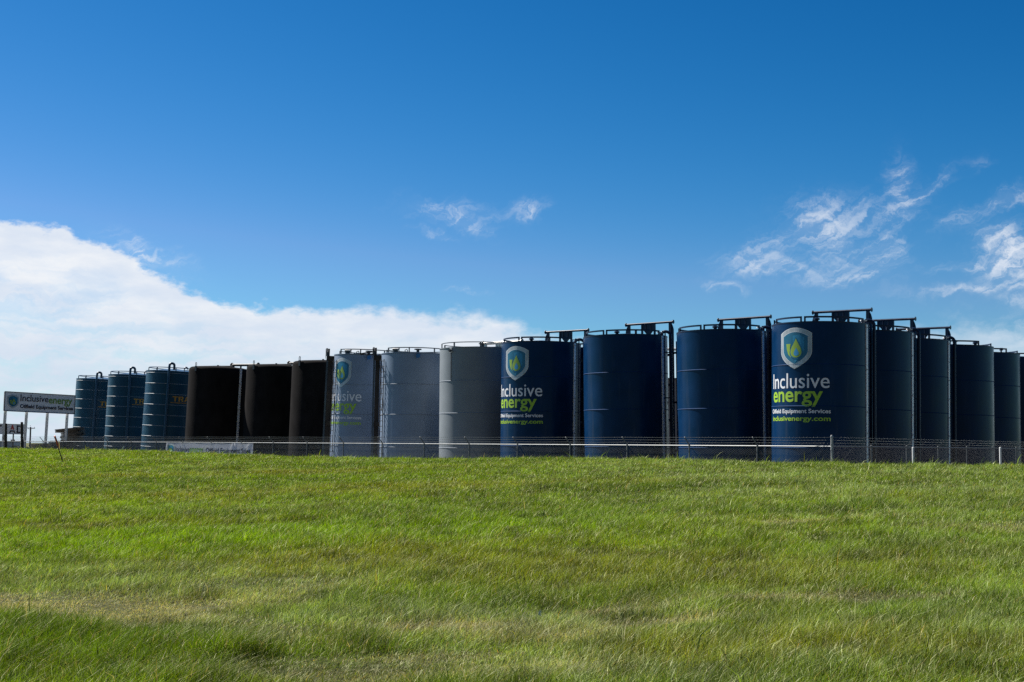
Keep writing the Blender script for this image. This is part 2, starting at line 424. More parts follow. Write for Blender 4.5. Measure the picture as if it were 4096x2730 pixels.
def emblem(fn, parent, lift=.003, cuts=14):
    """the shield crest: rim, field, leaf and drop, each its own sheet"""
    root = None
    for i, (nm, polys, mk) in enumerate(EMBLEM):
        vs, fs = [], []
        for p in polys:
            b = len(vs); n = len(p); cx = sum(q[0] for q in p) / n; cyy = sum(q[1] for q in p) / n
            vs += list(p)
            if nm == 'leaf': fs.append(tuple(range(b, b + n)))
            else:
                vs.append((cx, cyy)); fs += [(b + k, b + (k + 1) % n, b + n) for k in range(n)]
        yield_ = flat_mesh(nm, vs, fs, lambda x, y, i=i: fn(x, y, lift * (i + 1)), M[mk], parent, cuts)

# ------------------------------------------------------------------ tanks
TR, TH = 2.36, 7.80
N2 = Vector((.606, .795, 0)); T2 = Vector((.795, -.606, 0))   # away from the road / along the lifting frame

def seam_rings(zs, parent, m, r=TR, w=.022, h=.045, name='weld_seam'):
    for z in zs:
        MB().lathe([(r - .004, z), (r + w * .8, z + .004), (r + w, z + .012), (r - .004, z + h)], 128).build(name, m, parent)

def shell(m, root, r=TR, h=TH, foam=False):
    if foam:
        prof = [(r, 0), (r, h - .32)] + [(r - .28 + .28 * math.cos(R(a)), h - .32 + .28 * math.sin(R(a))) for a in range(10, 91, 10)]
        prof += [(r - .5, h), (0.01, h + .16)]
        b = MB(); b.lathe(prof, 128)
        return b.build('shell', m, root)
    b = MB(); b.lathe([(r, 0), (r, h)], 160)
    return b.build('shell', m, root)
def roof(m, root, r=TR, h=TH, rise=.22):
    b = MB(); b.lathe([(r - .03, h - .06), (r + .012, h - .05), (r + .012, h + .012), (r - .05, h + .014), (.02, h + rise)], 128)
    return b.build('roof', m, root)

def rail_arcs(root, m, segs, r=2.22, zt=.27, bar=.085, flat=True):
    """guard rail in separate arcs, each with its posts"""
    for a0, a1 in segs:
        b = MB(); n = max(6, int((a1 - a0) / 3))
        if flat: b.ringbar(r, TH + zt - bar, .035, bar, n, a0, a1)
        else: b.tube([cy(a0 + (a1 - a0) * i / n, r, TH + zt) for i in range(n + 1)], .032, 8)
        k = max(1, round((a1 - a0) / 40))
        for i in range(k + 1):
            a = a0 + 1 + (a1 - a0 - 2) * i / k
            b.beam(cy(a, r + .017, TH - .05), cy(a, r + .017, TH + zt - .005), .07, .07, side=cy(a, 1, 0))
        b.build('guard_rail', m, root)

def lifting_frame(root, m, off=2.62, half=1.56, up=.97, pr=.065, gusset=True, legs=True, ladder=True, sag=0.0):
    """lifting skid that stands against the back of the tank: pipe on top, end legs, inner posts and a hoisting plate"""
    c = N2 * off; zt = TH + up
    P = lambda s, z, o=0.0: c + T2 * s + N2 * o + Vector((0, 0, z))
    f = MB()
    f.tube([P(-half, zt), P(half, zt)], pr, 14)
    for s in (-1, 1):
        f.tube([P(s * (half + .02), zt), P(s * (half + .05), zt)], pr * 1.75, 14)
    base = f.build('lifting_pipe', m, root)
    if gusset:
        g = MB(); w, d1, d2 = .40, .30, .62
        poly = [(-w, 0), (w, 0), (w * .98, -d1), (.07, -d2 - .03), (-.07, -d2 - .03), (-w * .98, -d1)]
        g.prism(poly, lambda x, z: P(x - .05, zt - pr * .6 + z, .02), lambda x, z: P(x - .05, zt - pr * .6 + z, -.02))
        for x in (-.2, .12): g.beam(P(x - .03, zt - .05, -.035), P(x - .03, zt - .42, -.035), .03, .05)
        g.tube([P(-.05 + .05 * math.sin(R(a)), zt - .70 + .05 * math.cos(R(a))) for a in range(0, 360, 30)], .016, 6, closed=True)
        g.tube([P(-.05, zt - .75), P(-.05, zt - .9)], .02, 6)
        g.build('hoisting_plate', m, root)
    for s in (-1, 1):
        l = MB(); zb = .05 if legs else TH - .3
        x = s * (half - .16)
        l.beam(P(x, zb), P(x, zt - pr * .5), .17, .12, side=N2)
        # widened web with a notch near the top
        web = [(0, zt - .12), (.10, zt - .22), (.20, zt - .42), (.20, zb), (0, zb)]
        l.prism(web, lambda a, z: P(x + .09 * s + a * .6 * s, z, .03), lambda a, z: P(x + .09 * s + a * .6 * s, z, -.03))
        l.build('frame_leg', m, root)
    for s in (-.44, .40):
        MB().beam(P(s - .05, TH - .35 if not legs else 1.0), P(s - .05, zt - pr * .5), .10, .10, side=N2).build('frame_post', m, root)
    if legs:
        for z in (1.2, 3.2, 5.2, 6.9): MB().beam(P(-half + .1, z), P(half - .1, z), .10, .14).build('cross_member', m, root)
    if ladder:
        L = MB()
        for s in (half + .22, half + .56): L.beam(P(s, .3), P(s, TH - .15), .05, .06)
        z = .5
        while z < TH - .2:
            L.tube([P(half + .22, z), P(half + .56, z)], .014, 6); z += .30
        for z in (1.5, 4.2, 7.0): L.beam(P(half - .1, z), P(half + .56, z), .06, .12)
        L.build('ladder', m, root)

def gauge(root, phi, z0=.6, w=.17, r=TR, m=None, mm=None, top=TH - .04):
    o = MB(); dphi = math.degrees(w / 2 / r)
    a, b = cy(phi - dphi, r, 0), cy(phi + dphi, r, 0)
    A, B = Vector(a), Vector(b); n = Vector(cy(phi, 1, 0))
    q = lambda s, z, d: A + (B - A) * s + n * d + Vector((0, 0, z))
    o.add([q(s, z, d) for z in (z0, top) for s, d in ((0, -.02), (1, -.02), (1, .045), (0, .045))],
          [(3, 2, 1, 0), (4, 5, 6, 7), (0, 1, 5, 4), (1, 2, 6, 5), (2, 3, 7, 6), (3, 0, 4, 7)])
    g = o.build('gauge_board', m or M['gauge'], root)
    t = MB(); z = top - .15; k = 0
    while z > z0 + .1:
        big = (k % 5 == 0); s0 = .35 if big else .62
        t.add([q(s0, z, .049), q(1, z, .049), q(1, z + (.022 if big else .014), .049), q(s0, z + (.022 if big else .014), .049)], [(0, 1, 2, 3)])
        if big: t.add([q(.12, z - .06, .049), q(.28, z - .06, .049), q(.28, z + .06, .049), q(.12, z + .06, .049)], [(0, 1, 2, 3)])
        z -= .205; k += 1
    t.build('gauge_marks', mm or M['mark'], g, smooth=0)
    return g

def fill_pipe(root, phi, m, pr=.085, off=.22):
    r0, r1 = TR - .35, TR + off
    pts = [cy(phi, r0, TH + .02)]
    cx, rad = (r0 + r1) / 2, (r1 - r0) / 2
    pts += [cy(phi, cx - rad * math.cos(R(a)), TH - .04 + .24 * math.sin(R(a)) + .06) for a in range(15, 180, 15)]
    pts += [cy(phi, r1, TH - .15), cy(phi, r1, .35)]
    b = MB(); b.tube(pts, pr, 12)
    for z in (1.6, 4.4, 6.9): b.beam(cy(phi, TR - .01, z), cy(phi, r1, z), .05, .06)
    b.build('fill_pipe', m, root)

def hatch(root, phi, r, m, cap, h=.34, rad=.22):
    c = cy(phi, r, TH)
    b = MB(); b.lathe([(rad * .8, -.05), (rad * .8, h * .55), (rad, h * .55), (rad, h * .72), (.01, h * .72)], 20, c); b.build('hatch_neck', m, root)
    b = MB(); b.lathe([(rad * 1.02, h * .72), (rad * 1.05, h * .84), (rad * .6, h * 1.02), (.01, h * 1.05)], 20, c); b.build('hatch_cap', cap, root)

def roof_bits(root, m, phis, s=1.0):
    for phi, r, kind in phis:
        c = Vector(cy(phi, r, TH)); b = MB()
        if kind == 'vent':
            b.lathe([(.09, -.02), (.09, .10), (.15, .10), (.15, .17), (.06, .21), (.01, .22)], 12, tuple(c)); b.build('roof_vent', m, root)
        elif kind == 'flatcap':
            b.lathe([(.10, -.05), (.10, .20), (.24, .20), (.24, .27), (.01, .29)], 20, tuple(c)); b.build('roof_vent', m, root)
        elif kind == 'lug':
            d = Vector(cy(phi + 90, 1, 0))
            b.tube([c + d * .085 * math.cos(R(a)) + Vector((0, 0, .13 + .085 * math.sin(R(a)))) for a in range(0, 360, 24)], .028, 8, closed=True)
            b.beam(c - d * .12, c + d * .12, .05, .10); b.build('lifting_lug', m, root)
        elif kind == 'stub':
            b.tube([c, c + Vector((0, 0, .30))], .03, 8); b.tube([c + Vector((0, 0, .26)), c + Vector((0, 0, .30))], .05, 8); b.build('vent_stub', m, root)
        elif kind == 'valve':
            d = Vector(cy(phi, 1, 0))
            b.tube([c, c + Vector((0, 0, .24))], .05, 8); b.box(c + Vector((0, 0, .22)), (.16, .16, .16)); b.tube([c + Vector((0, 0, .2)), c + Vector((.22, 0, .22))], .02, 6)
            b.build('relief_valve', m, root)

DEC = [('lettering', 'Inclusive', -84.6, -2.6, 4.59, 5.32, 'white', .003, 1.0), ('lettering', 'energy', -83.7, -10.2, 3.70, 4.45, 'green', .018, 1.0),
       ('lettering', 'Oilfield Equipment Services', -87.6, -1.3, 3.33, 3.60, 'white', .018, 1.0), ('lettering', 'inclusivenergy.com', -85.8, -1.5, 2.95, 3.26, 'green', .022, 1.0)]
def decals(sh, dphi):
    for nm, tx, a0, a1, z0, z1, mk, th, sp in DEC:
        vs, fs = glyphs(tx, th, sp)
        flat_mesh(nm, vs, fs, lambda u, v: cy(a0 + dphi + (a1 - a0) * u, TR + .008, z0 + (z1 - z0) * v), M[mk], sh, 60)
    a0, a1, z0, z1 = -64.7 + dphi, -22.5 + dphi, 5.52, 7.52
    emblem(lambda x, y, l: cy((a0 + a1) / 2 + (a1 - a0) / 2 * x, TR + .012 + l, (z0 + z1) / 2 + (z1 - z0) / 2 * y), sh)

def tank_root(name, X, Y, tilt):
    return empty(name, (X - tilt * TH, Y, 0), (0, tilt, 0))

def blue_tank(X, Y, tilt, label, frame=True, decal=None, gphi=54, pphi=78, rails=None, hts=None, ladder=True, bits=None, hscale=1.0):
    t = tank_root('storage_tank', X, Y, tilt)
    tag(t, label, 'storage tank', 'dark blue steel tanks lined up behind the fence')
    sh = shell(M['navy'], t); seam_rings((5.72, 3.72, 1.72), sh, M['navy_seam']); roof(M['navy_trim'], t)
    t.scale = (1, 1, hscale)
    rail_arcs(t, M['navy_trim'], rails or [(-84, -36), (-33, 52), (62, 88), (110, 180), (190, 262)])
    if frame: lifting_frame(t, M['navy_trim'], ladder=ladder)
    if gphi is not None:
        gauge(t, gphi)
        MB().box(cy(gphi - 1, TR - .12, TH + .16), (.30, .16, .05)).tube([cy(gphi - 2, TR - .1, TH), cy(gphi - 2, TR - .1, TH + .16)], .03, 8).build('gauge_head', M['whitep'], t)
    if pphi is not None: fill_pipe(t, pphi, M['navy_trim'])
    roof_bits(t, M['navy_trim'], bits if bits is not None else [(-18, 2.0, 'vent'), (14, 1.9, 'stub')])
    if decal is not None: decals(sh, decal)
    return t

BL = [('navy blue tank with white and green lettering and shield, beside the plain grey tank', 1.75, 78.7, .004, dict(decal=3.3)),
      ('plain navy tank directly right of the lettered navy tank nearest the middle', 6.38, 74.4, -.012, dict(pphi=72, hscale=1.01)),
      ('plain navy tank directly left of the lettered tank at the fence corner', 11.1, 70.0, -.010, dict()),
      ('largest navy tank with lettering and shield, behind the fence corner post', 15.3, 65.5, .010, dict(decal=0.0, ladder=False)),
      ('dark tank with white gauge board, first one right of the lettered corner tank', 18.85, 69.9, .014, dict(ladder=False)),
      ('dark tank with white gauge board, second one right of the lettered corner tank', 22.35, 74.8, .014, dict(ladder=False)),
      ('dark blue tank without gauge board, third from the right border', 26.3, 79.0, .010, dict(frame=False, gphi=None, pphi=None, rails=[(-84, 24), (80, 262)], bits=[(-14, 2.0, 'valve'), (20, 2.1, 'vent')])),
      ('narrow looking dark blue tank, second from the right border', 30.0, 84.6, .010, dict(frame=False, gphi=None, pphi=None, rails=[(-84, 24), (80, 262)], bits=[(18, 2.0, 'valve')])),
      ('sliver of dark tank cut off by the right border of the photo', 33.8, 88.6, .010, dict(frame=False, gphi=None, pphi=None, rails=[(-84, 50)], bits=[]))]
for lab, X, Y, ti, kw in BL: blue_tank(X, Y, ti, lab, **kw)
# second row, glimpsed in the gap left of the corner tank
bt = blue_tank(15.3, 75.6, 0, 'dark tank of the back row glimpsed in the gap left of the lettered corner tank', frame=False, gphi=None, pphi=None, rails=[(-84, 60)], bits=[])
bt.scale = (1, 1, 1.02)
blue_tank(5.0, 83.4, 0, 'dark tank of the back row glimpsed between the lettered and first plain navy tanks', frame=False, gphi=None, pphi=None, rails=[(-84, 60)], bits=[])

# --- grey tanks
def ladder_column(root, phi, m1, m2, arm=False):
    """upright beam, dark back plate and ladder on the left flank of a grey tank"""
    o = Vector(cy(phi, 1, 0)); s = Vector(cy(phi + 90, 1, 0))
    P = lambda a, b, z: o * (TR + a) + s * b + Vector((0, 0, z))
    MB().beam(P(.48, .0, .1), P(.48, .0, TH + .18), .10, .12, side=o).build('upright_beam', m1, root)
    MB().beam(P(.26, -.35, .1), P(.26, -.35, TH - .35), .30, .05, side=s).build('back_plate', m2, root)
    b = MB(); b.box(P(.24, -.1, TH - .25), (.52, .35, .34)); b.beam(P(.40, -.1, TH - .1), P(.40, -.1, TH + .42), .12, .10)
    b.beam(P(.53, 0, TH - .1), P(.53, 0, TH + .45), .07, .07)
    b.build('platform_bracket', m2, root); MB().box(P(.2, -.1, 3.1), (.42, .2, .30)).build('ladder_bracket', m2, root)
    if arm:
        A = MB(); A.beam(P(.45, .1, TH + .16), P(1.45, .5, TH - .06), .07, .09); A.beam(P(.45, .1, TH - .02), P(1.35, .5, TH - .10), .05, .06); A.build('folded_arm', m2, root)
    L = MB()
    for a in (-.20, .0): L.beam(P(a, 1.1, .2), P(a, 1.1, TH - .4), .035, .04)
    for zb in (1.4, 4.0, 6.8): L.beam(P(-.1, .8, zb), P(-.1, 1.1, zb), .04, .04)
    z = .4
    while z < TH - .45: L.tube([P(-.20, 1.1, z + .04), P(.0, 1.1, z)], .018, 6); z += .36
    L.build('ladder', m2, root)
    c = MB()
    for k in range(8):
        cc = P(.60, 0, TH + .36 - k * .085)
        c.tube([cc + Vector((.022 * math.cos(R(a)), 0, .045 * math.sin(R(a)))) for a in range(0, 360, 60)], .009, 5, closed=True)
    c.build('chain', m2, root)

def hose(root, pts, r=.018, name='hose'):
    P = [Vector(p) for p in pts]; out = []
    for i in range(len(P) - 1):
        p0, p1, p2, p3 = P[max(i - 1, 0)], P[i], P[i + 1], P[min(i + 2, len(P) - 1)]
        for k in range(6):
            t = k / 6
            out.append(.5 * ((2 * p1) + (p2 - p0) * t + (2 * p0 - 5 * p1 + 4 * p2 - p3) * t * t + (-p0 + 3 * p1 - 3 * p2 + p3) * t ** 3))
    out.append(P[-1]); MB().tube(out, r, 6).build(name, M['rubber'], root)

def grey_tank(X, Y, tilt, label, m, kind, decal=None):
    t = tank_root('storage_tank', X, Y, tilt); th = math.degrees(math.atan2(X, Y))
    tag(t, label, 'storage tank', 'grey steel tanks in the middle of the row')
    sh = shell(m, t); seam_rings((5.72, 3.72, 1.58), sh, M['grey_seam']); roof(M['grey_trim'] if kind else m, t)
    if kind:
        rail_arcs(t, M['grey_trim'], [(-58 - th, 76 - th), (100, 250)], zt=.36, bar=.06)
        ladder_column(t, -90 - th, M['blue_steel'], M['dark_steel'], decal is None)
        hatch(t, -48 - th, 1.9, M['grey_trim'], M['whitep'])
        roof_bits(t, M['grey_trim'], [(-20 - th, 2.05, 'lug'), (-72 - th, 2.0, 'stub'), (-34 - th, 2.1, 'stub'), (2 - th, 1.9, 'flatcap')])
        MB().tube([cy(2 - th, TR - .02, TH - .22), cy(2 - th, TR + .16, TH - .22)], .14, 14).tube([cy(1 - th, TR + .08, TH - .34), cy(-1 - th, TR + .1, TH - .42)], .02, 6).build('valve_cover', M['valve'], t)
        a = -78 - th
        hose(t, [cy(a - 6, TR + .12, TH - .55), cy(a, TR + .10, TH - 1.2), cy(a + 7, TR + .06, TH - 2.4), cy(a + 12, TR + .05, TH - 3.3), cy(a + 8, TR + .05, TH - 3.75), cy(a + 1, TR + .08, TH - 3.4)])
    else:
        rail_arcs(t, M['grey_trim'], [(-85 - th, 95 - th), (110, 250)], zt=.34, bar=.05)
        lifting_frame(t, M['silver'], up=.62, pr=.10, ladder=False)
        roof_bits(t, M['grey_trim'], [(10 - th, 1.9, 'flatcap')])
        a = -43 - th
        MB().beam(cy(a, TR + .0, TH - .32), cy(a, TR, TH + .02), .16, .10, side=cy(a, 1, 0)).build('camera_bracket', M['whitep'], t)
        MB().tube([cy(a, TR + .04, TH - .2), cy(a, TR + .17, TH - .2)], .09, 12).build('junction_cap', M['black_steel'], t)
        MB().tube([cy(a, TR + .02, TH - .3), cy(a, TR + .02, 5.75)], .018, 6).build('conduit', M['grey_trim'], t)
    gauge_like = MB()
    gauge_like.ringbar(TR, TH - .03, .03, .05, 128).build('top_angle', m, t)
    if decal is not None: decals(sh, decal)
    return t
g1 = grey_tank(-10.25, 94.0, .030, 'blue grey tank with shield and lettering beside the black insulated tanks', M['grey'], 1, decal=1.5)
g2 = grey_tank(-6.4, 89.0, .010, 'plain blue grey tank between the lettered grey tank and the neutral grey one', M['grey'], 1)
g3 = grey_tank(-2.2, 83.7, -.004, 'plain neutral grey tank with silver lifting frame, left of the lettered navy tank', M['greyn'], 0)
g1.scale = (1, 1, 1.026)
# --- black insulated tanks
def black_tank(X, Y, tilt, label, frame=True, gphi=None, h=TH):
    t = tank_root('insulated_tank', X, Y, tilt)
    tag(t, label, 'storage tank', 'black insulated tanks between the teal and grey ones')
    th = math.degrees(math.atan2(X, Y)); sh = shell(M['foam'], t, TR + .02, TH + .02, foam=True)
    lifting_frame(t, M['black_steel'], up=.42, pr=.11, gusset=False, legs=True, ladder=False)
    a = -50 - th; d = Vector(cy(a + 90, 1, 0)); c = Vector(cy(a, TR + .02, TH)); b = MB()
    b.tube([c + d * (-.07) + Vector((0, 0, -.1))] + [c + d * .07 * -math.cos(R(k)) + Vector((0, 0, .16 + .10 * math.sin(R(k)))) for k in range(0, 181, 30)] + [c + d * .07 + Vector((0, 0, -.1))], .022, 8)
    b.beam(c + Vector((0, 0, -.42)), c + Vector((0, 0, -.02)), .20, .07, side=cy(a, 1, 0)); b.build('lifting_lug', M['black_steel'], t)
    b = MB(); b.tube([cy(4 - th, 1.2, TH + .06), cy(30 - th, 2.0, TH + .08)], .06, 8); b.tube([cy(-5 - th, 1.6, TH), cy(-5 - th, 1.6, TH + .13)], .07, 8); b.build('roof_piping', M['black_steel'], t)
    if gphi is not None: gauge(t, gphi, r=TR + .03, w=.19, m=M['gauge'], top=TH - .12)
    return t
black_tank(-23.4, 106.0, .031, 'black insulated tank with a white gauge board, directly right of the teal tanks', gphi=56)
black_tank(-18.2, 103.0, .029, 'middle one of the three black insulated tanks, no gauge board')
black_tank(-13.8, 97.7, .024, 'black insulated tank directly left of the lettered grey tank')

# --- block letters (drawn as polygons): T R A D
def block(ch):
    if ch == 'T': return [[(0, 1), (1, 1), (1, .8), (0, .8)], [(.36, .8), (.64, .8), (.64, 0), (.36, 0)]]
    if ch == 'R': return [[(0, 0), (.28, 0), (.28, 1), (0, 1)], [(.28, 1), (.75, 1), (.95, .88), (.95, .55), (.75, .42), (.28, .42), (.28, .58), (.62, .58), (.68, .64), (.68, .80), (.62, .84), (.28, .84)], [(.45, .42), (.72, .42), (1, 0), (.68, 0)]]
    if ch == 'D': return [[(0, 0), (.28, 0), (.28, 1), (0, 1)], [(.28, 1), (.78, 1), (1, .82), (1, .18), (.78, 0), (.28, 0), (.28, .16), (.62, .16), (.72, .26), (.72, .74), (.62, .84), (.28, .84)]]
    if ch == 'A': return [[(0, 0), (.28, 0), (.5, .72), (.72, 0), (1, 0), (.64, 1), (.36, 1)], [(.24, .2), (.76, .2), (.70, .38), (.30, .38)]]
def polys_mesh(name, polys, fn, m, parent, cuts=0):
    vs, fs = [], []
    for p in polys:
        b = len(vs); vs += list(p); fs.append(tuple(range(b, b + len(p))))
    return flat_mesh(name, vs, fs, fn, m, parent, cuts)

# --- teal banded tanks
def teal_tank(X, Y, tilt, label):
    t = tank_root('insulated_tank', X, Y, tilt); th = math.degrees(math.atan2(X, Y))
    tag(t, label, 'storage tank', 'teal banded tanks at the left end of the row')
    sh = shell(M['ribbed'], t)
    for z in [TH - .20 - k * .885 for k in range(9)]:
        MB().lathe([(TR - .004, z), (TR + .010, z - .004), (TR + .024, z + .008), (TR + .004, z + .032), (TR - .004, z + .032)], 128).build('cladding_band', M['alum'], sh)
    roof(M['teal_trim'], t, rise=.30)
    rail_arcs(t, M['teal_trim'], [(-88 - th, 92 - th), (92 - th, 270 - th)], r=2.15, zt=.29, flat=False)
    a = -11 - th
    pts = [cy(a, TR + .15, .3), cy(a, TR + .15, TH + .35)] + [cy(a + (1 - math.cos(R(k))) * 4.5, TR + .15 - .20 * math.sin(R(k / 2)) , TH + .45 + .18 * math.sin(R(k))) for k in range(20, 181, 20)] + [cy(a + 9, TR - .1, TH + .1)]
    b = MB(); b.tube(pts, .10, 12)
    for z in (1.5, 4, 6.5): b.beam(cy(a, TR, z), cy(a, TR + .15, z), .05, .05)
    b.build('vent_pipe', M['teal_trim'], t)
    c = Vector(cy(28 - th, 1.9, TH)); d = Vector(cy(118 - th, 1, 0)); b = MB()
    b.tube([c + d * .16 * math.cos(R(k)) + Vector((0, 0, .22 + .18 * math.sin(R(k)))) for k in range(0, 181, 20)], .055, 8); b.tube([c - d * .16, c - d * .16 + Vector((0, 0, .24))], .04, 8)
    b.build('gooseneck_vent', M['teal_trim'], t)
    a0 = -1 - th; polys = []; w = 10.6
    for k, ch in enumerate('TRAD'):
        for p in block(ch): polys.append([((k * 1.12 + x), y) for x, y in p])
    polys_mesh('lettering', polys, lambda u, v: cy(a0 + u * w, TR + .012, 5.27 + .42 * v), M['gold'], sh, 30)
    small = []; x = -.3
    rr = random.Random(4)
    while x < 4.4:
        wd = rr.uniform(.05, .12); small.append([(x, 0), (x + wd, 0), (x + wd, 1), (x, 1)]); x += wd + rr.choice((.04, .05, .12))
    polys_mesh('small_lettering', small, lambda u, v: cy(a0 + u * w, TR + .010, 5.12 + .08 * v), M['gold'], sh, 30)
    return t
teal_tank(-28.75, 113.0, .044, 'teal banded tank next to the black tanks, with most of its gold letters showing')
teal_tank(-34.0, 119.7, .030, 'middle one of the three teal banded tanks')
teal_tank(-39.6, 128.0, .040, 'leftmost teal banded tank, beside the timber stack')

# ------------------------------------------------------------------ fences
CORNER = Vector((10.86, 45.0, 0)); FD = Vector((-.69, .724, 0)).normalized(); SD = Vector((.606, .795, 0))
RAILZ = 1.79
def wires(mb, p0, d, L, z0, z1, pitch=.072, r=.0026):
    """chain-link: two families of slanting wires as thin three-sided rods"""
    n = int(L / pitch); H = z1 - z0; nrm = Vector((d.y, -d.x, 0))
    for fam in (0, 1):
        for k in range(-int(H * .95 / pitch), n + int(H * .95 / pitch) if fam else n):
            x0 = k * pitch; slope = .95 if fam == 0 else -.95
            xa, xb = x0, x0 + slope * H; za, zb = z0, z1
            if xa < 0 and xb < 0 or xa > L and xb > L: continue
            def clip(x): return (x - xa) / (xb - xa)
            t0, t1 = 0.0, 1.0
            for lim in (0, L):
                tt = clip(lim)
                if 0 < tt < 1:
                    if (xa < 0 and lim == 0) or (xa > L and lim == L): t0 = tt
                    elif (xb < 0 and lim == 0) or (xb > L and lim == L): t1 = tt
            a = p0 + d * (xa + (xb - xa) * t0) + Vector((0, 0, za + (zb - za) * t0)) + nrm * (.004 if fam else -.004)
            b = p0 + d * (xa + (xb - xa) * t1) + Vector((0, 0, za + (zb - za) * t1)) + nrm * (.004 if fam else -.004)
            mb.tube([a, b], r, 3, caps=False)

def fence(p0, d, n, bay, label, out, first_post=True, arm_side=None, mk='wire', wr=.0026, gm='galv', pm='galv_post_shade'):
    root = empty('chain_link_fence', p0); tag(root, label, 'fence')
    L = n * bay; W = lambda s, z, o=0.0: d * s + out * o + Vector((0, 0, z))
    m = MB(); wires(m, Vector((0, 0, 0)), d, L, .9, RAILZ + .055, r=wr); m.build('wire_mesh', M[mk], root, smooth=0)
    MB().tube([W(0, RAILZ), W(L, RAILZ)], .019, 8).build('top_rail', M[gm], root)
    for k in range(1 if first_post else 0, n + 1):
        s = k * bay; j = random.uniform(-.02, .02)
        b = MB(); b.tube([W(s, 0), W(s, RAILZ + .02)], .025, 8); b.lathe([(.032, 0), (.032, .05), (.01, .07)], 8, tuple(W(s, RAILZ + .0)))
        p = b.build('fence_post', M[pm], root)
        MB().beam(W(s, RAILZ + .02), W(s + j + arm_side[0], RAILZ + .02 + .29, arm_side[1]), .026, .034).build('barb_arm', M[pm], p)
    for q in (.33, .66, .98):
        s0 = 0; b = MB(); pts = []
        for k in range(n + 1):
            a0 = (.0, .0) if (k == 0 and first_post) else arm_side
            pts.append(W(k * bay + a0[0] * q, RAILZ + .02 + .29 * q, a0[1] * q))
            if k < n: pts.append(W((k + .5) * bay + a0[0] * q, RAILZ + .02 + .29 * q - .012, arm_side[1] * q))
        b.tube(pts, .0045, 4)
        s = .1
        while s < L:
            c = W(s + arm_side[0] * q, RAILZ + .02 + .29 * q - .006, arm_side[1] * q)
            b.beam(c - Vector((.012, 0, .018)), c + Vector((.012, 0, .018)), .008, .008); s += .14
        b.build('barbed_wire', M['wire'], root, smooth=0)
    return root
OUT = Vector((-.724, -.69, 0))
fence(CORNER, FD, 27, 3.07, 'long galvanised chain link fence with barbed wire, running left from the corner post', OUT, arm_side=(.04, .24))
fence(CORNER, SD, 14, 3.42, 'dim chain link fence running back to the right from the corner post', Vector((.795, -.606, 0)), arm_side=(.0, .26), mk='wire_shade', wr=.0009, gm='galv_shade', pm='galv_shade')
b = MB(); b.tube([(0, 0, 0), (0, 0, RAILZ + .35)], .040, 14); b.lathe([(.045, 0), (.047, .04), (.03, .07), (.005, .075)], 14, (0, 0, RAILZ + .31))
cp = b.build('corner_post', M['galv']); cp.location = CORNER
for z in (RAILZ - .12, RAILZ + .05):
    MB().lathe([(.041, z), (.048, z), (.048, z + .04), (.041, z + .04)], 14).build('brace_band', M['galv'], cp)
tag(cp, 'thick galvanised corner post where the two chain link fences meet', 'fence post')

# white bollards in front of the side fence
for px, lab in ((3652, 'white bollard post in front of the side fence, near the dark gauge board tank'), (4001, 'white bollard post in front of the side fence, nearest the right border')):
    p = at(px, 1793, 44.0); b = MB(); b.tube([(0, 0, 0), (0, 0, p.z - .1), ], .034, 14)
    b.lathe([(.034, 0), (.03, .02), (.005, .03)], 14, (0, 0, p.z - .1))
    o = b.build('bollard', M['whitep']); o.location = (p.x, p.y, 0.1)
    tag(o, lab, 'bollard', 'white bollards by the side fence')

# banner on the fence
def on_fence(px, z, off=.05):
    """distance along the fence whose direction is seen at column px"""
    d = ray(px, 1775); c = CORNER + OUT * off
    s = (d.x * c.y - d.y * c.x) / (d.y * FD.x - d.x * FD.y)
    return s
s0, s1 = on_fence(1013, 1.7), on_fence(664, 1.7)
NU, NV = 120, 16; vs = []; H = 1.40
bv_ = lambda v: 1 - (1 - v) * .98 / H
def bz(u, v):
    """fold relief of the banner"""
    f = .012 * math.sin(u * 37 + v * 2) * (1 - v) + .01 * math.sin(u * 11 + v * 5)
    for c, w, st in ((.80, .012, .05), (.60, .02, .02), (.03, .012, .04), (.97, .012, .04)):
        dx = (u - c) + (1 - v) * (.10 if c > .7 else -.06 if c > .3 else .05)
        f += st * math.exp(-(dx / (w * (1.2 + 2 * (1 - v)))) ** 2) * (max(v, 0) ** .5)
    return f
def bpos(u, v, lift=0.0):
    s = s1 + (s0 - s1) * u; sag = .02 * math.sin(u * math.pi * 6) ** 2 * v
    return CORNER + FD * s + OUT * (.05 + bz(u, v) + lift) + Vector((0, 0, RAILZ - .03 - H + H * v - sag))
for j in range(NV + 1):
    for i in range(NU + 1): vs.append(bpos(i / NU, j / NV))
fs = [(j * (NU + 1) + i, j * (NU + 1) + i + 1, (j + 1) * (NU + 1) + i + 1, (j + 1) * (NU + 1) + i) for j in range(NV) for i in range(NU)]
bo = empty('banner', bpos(.5, 0)); inv = -bo.location
b = MB(); b.add([Vector(v) + inv for v in vs], fs); b.build('banner_cloth', M['banner'], bo, smooth=80)
tag(bo, 'long white banner with shield and lettering tied to the chain link fence', 'banner')
def bl(txt, u0, u1, v0, v1, mk, th, cuts=50):
    g, f = glyphs(txt, th)
    flat_mesh('lettering', g, f, lambda u, v: bpos(u0 + (u1 - u0) * u, bv_(v0 + (v1 - v0) * v), .006) + inv, M[mk], bo, cuts)
bl('Inclusive', .118, .290, .48, .80, 'ink', .010); bl('energy', .292, .452, .36, .72, 'signgreen', .025)
bl('Oilfield Equipment Sales', .482, .975, .36, .74, 'ink', .030, 90)
emblem(lambda x, y, l: bpos(.066 + .040 * x, bv_(.60 + .36 * y), .006 + l) + inv, bo, lift=.003, cuts=6)

